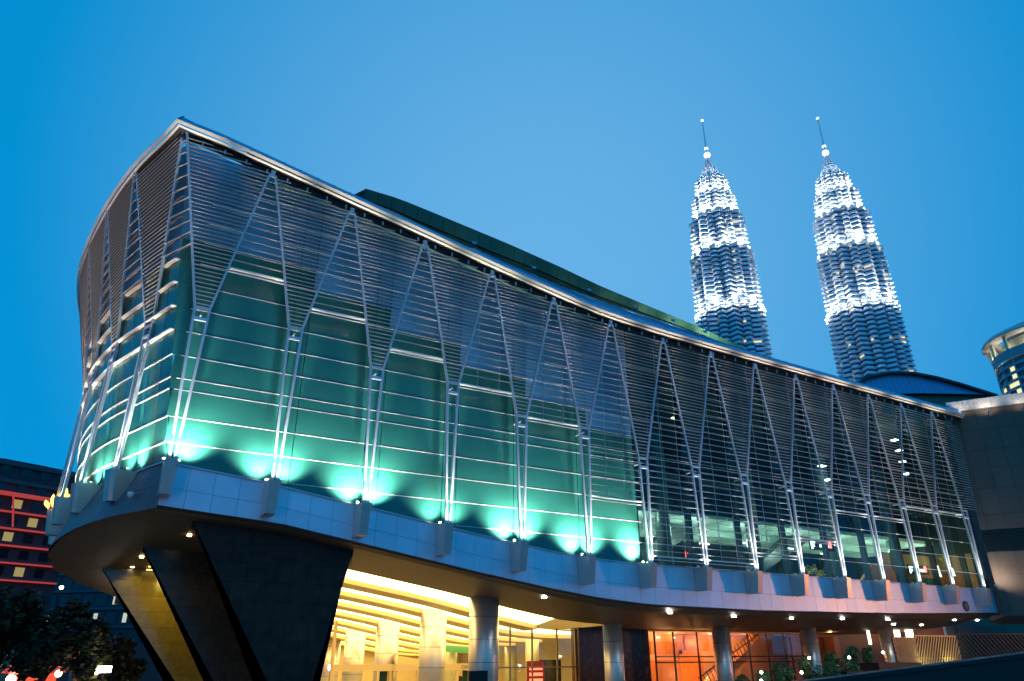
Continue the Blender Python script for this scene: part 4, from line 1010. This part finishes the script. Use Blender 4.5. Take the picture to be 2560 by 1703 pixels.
def street_lamp(loc,h,label,colm,r=.28,energy=0,lc=(1,.75,.4)):
    T=thing('street_lamp',label,'lamp',(loc.x,loc.y,0),'globe lamps in the street at the lower left')
    m=MB(); m.cyl(loc.x,loc.y,0,h-r,.06,n=8); m.build('post',dark,T)
    m=MB(); m.lathe(loc.x,loc.y,[(r*math.cos(R(a))+.001,h+r*math.sin(R(a))) for a in range(-90,91,20)],14); m.build('globe',colm,T,smooth=True)
    if energy: lamp('lamp_light','POINT',(loc.x,loc.y,h+.5),energy,lc,T,.2)
gw=E('globe_warm',(1,.72,.35),7); gW=E('globe_white',(1,1,1),14); gr_=E('globe_red',(1,.16,.10),5)
for (x,y,h,mm_,lab,e,rr_) in((-35.2,60,3.52,gw,'amber globe lamp under the leftmost trees',80,.25),(-33.3,60,3.7,gw,'amber globe lamp just right of the small dark tree',60,.28),(-31.8,59,3.75,gw,'amber globe lamp second from the white box lamp',60,.3),(-38.5,60,3.4,gr_,'red glowing globe lamp at the left corner of the photo',500,.45),(-37.5,58,3.2,gW,'white globe lamp at the bottom left corner',60,.3),(-39.9,62,5.4,gr_,'higher red lamp at the left edge among the trees',350,.25),(-34.8,57,9.6,gW,'small white lamp high in the left trees',0,.14)):
    street_lamp(cam2w(x,y),h,lab,mm_,rr_,e,(1,.16,.1) if mm_ is gr_ else (1,.75,.4))
p=cam2w(-29.6,56); bl=thing('box_lamp','bright white box shaped lamp on a thin post, lower left','lamp',(p.x,p.y,0))
m=MB(); m.cyl(p.x,p.y,0,3.5,.05,n=8); m.build('post',dark,bl)
m=MB(); m.bar((p.x-.4,p.y-.2,3.9),(p.x+.4,p.y+.25,3.9),.3,.42); m.build('shade',gW,bl)
p=cam2w(-14.6,62); street_lamp(p,3.9,'pale green globe lamp seen just left of the yellow columns',E('globe_green',(.6,1,.85),12),.22,30,(.7,1,.9))
# red glowing kiosk and yellow awning
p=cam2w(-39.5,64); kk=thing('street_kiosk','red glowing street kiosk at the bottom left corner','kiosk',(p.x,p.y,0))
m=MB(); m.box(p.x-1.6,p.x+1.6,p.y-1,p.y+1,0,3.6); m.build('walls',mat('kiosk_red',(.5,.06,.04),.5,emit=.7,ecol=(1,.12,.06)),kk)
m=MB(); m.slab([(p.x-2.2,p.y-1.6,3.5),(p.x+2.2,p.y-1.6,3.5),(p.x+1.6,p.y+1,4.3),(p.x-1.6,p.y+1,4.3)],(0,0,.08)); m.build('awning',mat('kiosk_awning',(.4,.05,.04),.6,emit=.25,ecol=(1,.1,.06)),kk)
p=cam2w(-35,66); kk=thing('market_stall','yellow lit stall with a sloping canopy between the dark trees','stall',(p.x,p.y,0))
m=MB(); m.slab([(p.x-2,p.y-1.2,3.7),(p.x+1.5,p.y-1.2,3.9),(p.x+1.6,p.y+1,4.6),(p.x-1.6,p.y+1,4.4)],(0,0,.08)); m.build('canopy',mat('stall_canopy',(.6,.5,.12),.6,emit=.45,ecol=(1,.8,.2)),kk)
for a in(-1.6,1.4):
    m=MB(); m.box(p.x+a-.05,p.x+a+.05,p.y-.05,p.y+.05,0,3.9); m.build('post',dark,kk)

# clipped shrubs on the terrace at the lower right
shr=mat('shrub_leaf',(.05,.11,.025),.55,var=.35,vscale=2)
def shrub(x,y,z,r,label,seed,balls=3):
    T=thing('clipped_shrub',label,'shrub',(x,y,z-r),'clipped shrubs on the terrace')
    rr_=random.Random(seed); m=MB(); m.cyl(x,y,.3,z,.06,.04,n=6)
    cs=[(Vector((x,y,z)),r)]
    for k in range(balls-1): 
        c=Vector((x+rr_.uniform(-1,1)*r,y+rr_.uniform(-.5,.5)*r,z-r*rr_.uniform(.3,1.4))); cs.append((c,r*rr_.uniform(.55,.85))); m.bar((x,y,z-r*1.5),c,.05,.05)
    m.build('stem',barkm,T)
    lf=MB()
    for c,cr_ in cs:
        for k in range(380):
            v=Vector((rr_.gauss(0,1),rr_.gauss(0,1),rr_.gauss(0,1))).normalized()*cr_*rr_.uniform(.72,1.04); p=c+v; s_=.085
            u=Vector((rr_.uniform(-1,1),rr_.uniform(-1,1),rr_.uniform(-1,1))).normalized()*s_; w=u.cross(v.normalized()+Vector((.01,.3,.1))).normalized()*s_*.6
            lf.add([p-u,p+w,p+u,p-w],[(0,1,2,3)])
    lf.build('foliage',shr,T)
SH=[(34.8,-3,-1.6,.42,'low round shrub, leftmost on the terrace below the lounge'),(36.6,-3,-1.4,.45,'round shrub second from the left below the lounge'),(38.6,-2.6,-1.0,.5,'round shrub left of the pale globe lamp on the terrace'),(40.5,-3,-.65,.52,'layered shrub against the slim steel column'),(41.9,-3,-1.4,.75,'broad low shrub in front of the slim steel column'),(43.6,-2.6,-.35,.42,'flat topped shrub right of the slim steel column'),(44.9,-2.8,-.8,.62,'broad yellow green shrub behind the planter'),(46.3,-2.4,.0,.42,'high round shrub beside the white globe lamp'),(47.9,-2.4,-.05,.4,'dark round shrub left of the right planter end'),(42.6,-3.4,-.95,.5,'small dark shrub between two broader shrubs')]
for j,(x,y,z,r,lab) in enumerate(SH): shrub(x,y,Z0+z,r,lab,20+j,3 if j>1 else 2)
TER=thing('terrace_planter','long dark stone planter wall under the shrubs at lower right','planter',(43,-2,0))
m=MB(); m.box(33,43.2,-3.8,-2,.12,Z0-1.9); m.build('lower_wall',granite,TER)
m=MB(); m.box(43.4,47.2,-3.8,-2,.12,Z0-1.1); m.build('middle_wall',granite,TER)
m=MB(); m.box(47.4,52.2,-3.4,-1.6,.12,Z0-.62); m.build('upper_wall',granite,TER)
for j,(x,z,lab) in enumerate(((39.0,-1.1,'small white globe lamp low among the left shrubs'),(35.5,-1.05,'upper of two white globe lamps at the left end of the terrace'),(35.4,-1.5,'lower of two white globe lamps at the left end of the terrace'),(39.9,-.3,'small white globe lamp in front of the stair window'),(43.75,-.28,'small white globe lamp right of the slim steel column'),(47.4,.02,'white globe lamp highest among the shrubs'))):
    T=thing('terrace_lamp',lab,'lamp',(x,-3.9,0),'small globe lamps on the terrace')
    m=MB(); m.cyl(x,-3.9,.12,Z0+z-.06,.022,n=8); m.build('post',dark,T)
    m=MB(); m.lathe(x,-3.9,[(.085*math.cos(R(a))+.001,Z0+z+.085*math.sin(R(a))) for a in range(-90,91,22)],12); m.build('globe',gW,T,smooth=True)
    lamp('globe_light','POINT',(x,-4.15,Z0+z),14,(1,.95,.8),T,.1)
# ribbed screens lit from below
def screen(pts4,n,slope,label,mt):
    a,b=Vector(pts4[0]),Vector(pts4[1]); zt,zb=pts4[2],pts4[3]
    T=thing('ribbed_screen',label,'screen',((a.x+b.x)/2,a.y,.12),'ribbed metal screens')
    L_=(b-a).length; d=(b-a)/L_; nn_=Vector((-d.y,d.x,0))
    m=MB(); m.slab([a+nn_*.05+Vector((0,0,zb)),b+nn_*.05+Vector((0,0,zb)),b+nn_*.05+Vector((0,0,zt)),a+nn_*.05+Vector((0,0,zt))],nn_*.04); m.build('back_sheet',mat('screen_back',(.06,.05,.03),.6),T)
    H=zt-zb; step=L_/n
    for k in range(-int(H/step)-1,n+int(H/step)+1):
        x0=k*step; x1=x0+slope*H
        # clip to 0..L_
        s0,s1=0.,1.
        if x1!=x0:
            for lim in(0,L_):
                f=(lim-x0)/(x1-x0)
                if 0<f<1:
                    if (lim==0)==(x1>x0): s0=max(s0,f)
                    else: s1=min(s1,f)
        xm0=x0+(x1-x0)*s0; xm1=x0+(x1-x0)*s1
        if s1-s0<.05 or min(xm0,xm1)<-.01 or max(xm0,xm1)>L_+.01: continue
        m=MB(); m.bar(a+d*xm0+Vector((0,0,zb+H*s0)),a+d*xm1+Vector((0,0,zb+H*s1)),.10,.07,up=nn_); m.build('rib',mt,T)
    m=MB(); m.bar(a+Vector((0,0,zt)),b+Vector((0,0,zt)),.12,.08); m.bar(a+Vector((0,0,zb+.05)),b+Vector((0,0,zb+.05)),.12,.08); m.bar(a+Vector((0,-.03,zb+H*.36)),b+Vector((0,-.03,zb+H*.36)),.06,.05); m.build('rail',mt,T)
ribm=mat('bronze_rib',(.22,.17,.085),.4,.4); ribd=mat('dark_rib',(.045,.032,.022),.5,.3)
screen([(53.1,-1,0),(55.9,-1,0),Z0+1.05,Z0-1.25],12,-.8,'ribbed screen whose ribs lean left, beside the slim column',ribm)
screen([(55.95,-1,0),(60.8,-1.4,0),Z0+1.2,Z0-1.25],16,.55,'ribbed screen whose ribs lean right, lit by two floor floodlights',ribm)
screen([(60.9,-1.4,0),(66,-4.5,0),Z0+1.35,Z0-1.25],18,-.7,'dark unlit ribbed screen, next right of the lit pair',ribd)
screen([(66.1,-4.5,0),(72,-9,0),Z0+1.5,Z0-1.25],18,.7,'dark unlit ribbed screen under the stone wing',ribd)
for x,z,lab in((56.0,-1.05,'left floor floodlight at the foot of the ribbed screens'),(59.0,-.95,'right floor floodlight at the foot of the ribbed screens')):
    T=thing('floodlight',lab,'floodlight',(x,-1.9,0),'floodlights below the ribbed screens')
    m=MB(); m.box(x-.15,x+.15,-2.15,-1.85,.12,Z0+z-.1); m.build('stand',dark,T)
    m=MB(); m.bar((x-.28,-1.95,Z0+z),(x+.28,-1.95,Z0+z),.22,.18); m.build('lamp_head',E('flood_head',(1,.92,.6),25),T)
    lamp('flood_beam','SPOT',(x,-2.0,Z0+z+.2),160,(1,.82,.35),T,.06,(x+.4,-.9,Z0+z+1.3),130,.8)
# near parapet of the ramp, lower right
PA=thing('ramp_parapet','dark blue grey parapet wall across the bottom right corner','wall',(10,-22,0))
c1=cam2w(4.7,15)-Vector((0,0,0)); c2=cam2w(10.4,15); 
pw_=[(3.6,15,-.80),(6.8,15,-.44),(9.2,15,-.17),(11.6,15,.11),(14.5,15,.44)]
par=mat('painted_parapet',(.022,.017,.014),.55,var=.15)
for (x0,y0,z0_),(x1,y1,z1_) in zip(pw_,pw_[1:]):
    a=cam2w(x0,y0); b=cam2w(x1,y1); m=MB(); a2=a.copy(); b2=b.copy(); a2.z=Z0+z0_; b2.z=Z0+z1_; a.z=b.z=.1
    m.slab([a,b,b2,a2],(.18,.3,0)); m.build('wall_panel',par,PA)
    m=MB(); m.bar(a2+Vector((.09,.15,.03)),b2+Vector((.09,.15,.03)),.45,.07); m.build('coping',mat('parapet_cap',(.012,.012,.014),.5),PA)

# street lamp out of frame on the right whose warm light washes the right half of the fascia
SL_=thing('wash_lamp','tall warm street lamp in front of the right half of the fascia','lamp',(73,-18,0))
m=MB(); m.cyl(73,-18,0,Z0+3.0,.09,n=10); m.build('post',dark,SL_)
m=MB(); m.bar((72.6,-18,Z0+3.1),(73.4,-18,Z0+3.1),.3,.25); m.build('head',lampY,SL_)
lamp('wash_beam','SPOT',(72.8,-17.6,Z0+3.5),7000,(1,.38,.15),SL_,.25,(52,1,Z0+4),90,.9)
SL3=thing('wash_lamp','unseen warm lamp added on the left near the camera','lamp',(-8,-18,0))  # added out of frame to bring warm light onto the piers
m=MB(); m.cyl(-8,-18,0,Z0+1.8,.09,n=10); m.build('post',dark,SL3)
m=MB(); m.bar((-8.4,-18,Z0+1.9),(-7.6,-18,Z0+1.9),.3,.25); m.build('head',lampY,SL3)
lamp('wash_beam','SPOT',(-7.7,-17.7,Z0+2.2),1000,(1,.48,.30),SL3,.3,(9,3,Z0+1),70,.9)
SL2=thing('wash_lamp','unseen pinkish lamp added beside the rounded end of the hall','lamp',(-22,4,0))  # added out of frame to tint the rounded end warm pink
m=MB(); m.cyl(-22,4,0,Z0+1.0,.09,n=10); m.build('post',dark,SL2)
m=MB(); m.bar((-22.4,4,Z0+1.1),(-21.6,4,Z0+1.1),.3,.25); m.build('head',lampY,SL2)
lamp('wash_beam','SPOT',(-21.6,4,Z0+1.4),5200,(1,.55,.38),SL2,.25,(-3,7,Z0+21),58,.9)
bpy.context.view_layer.update()
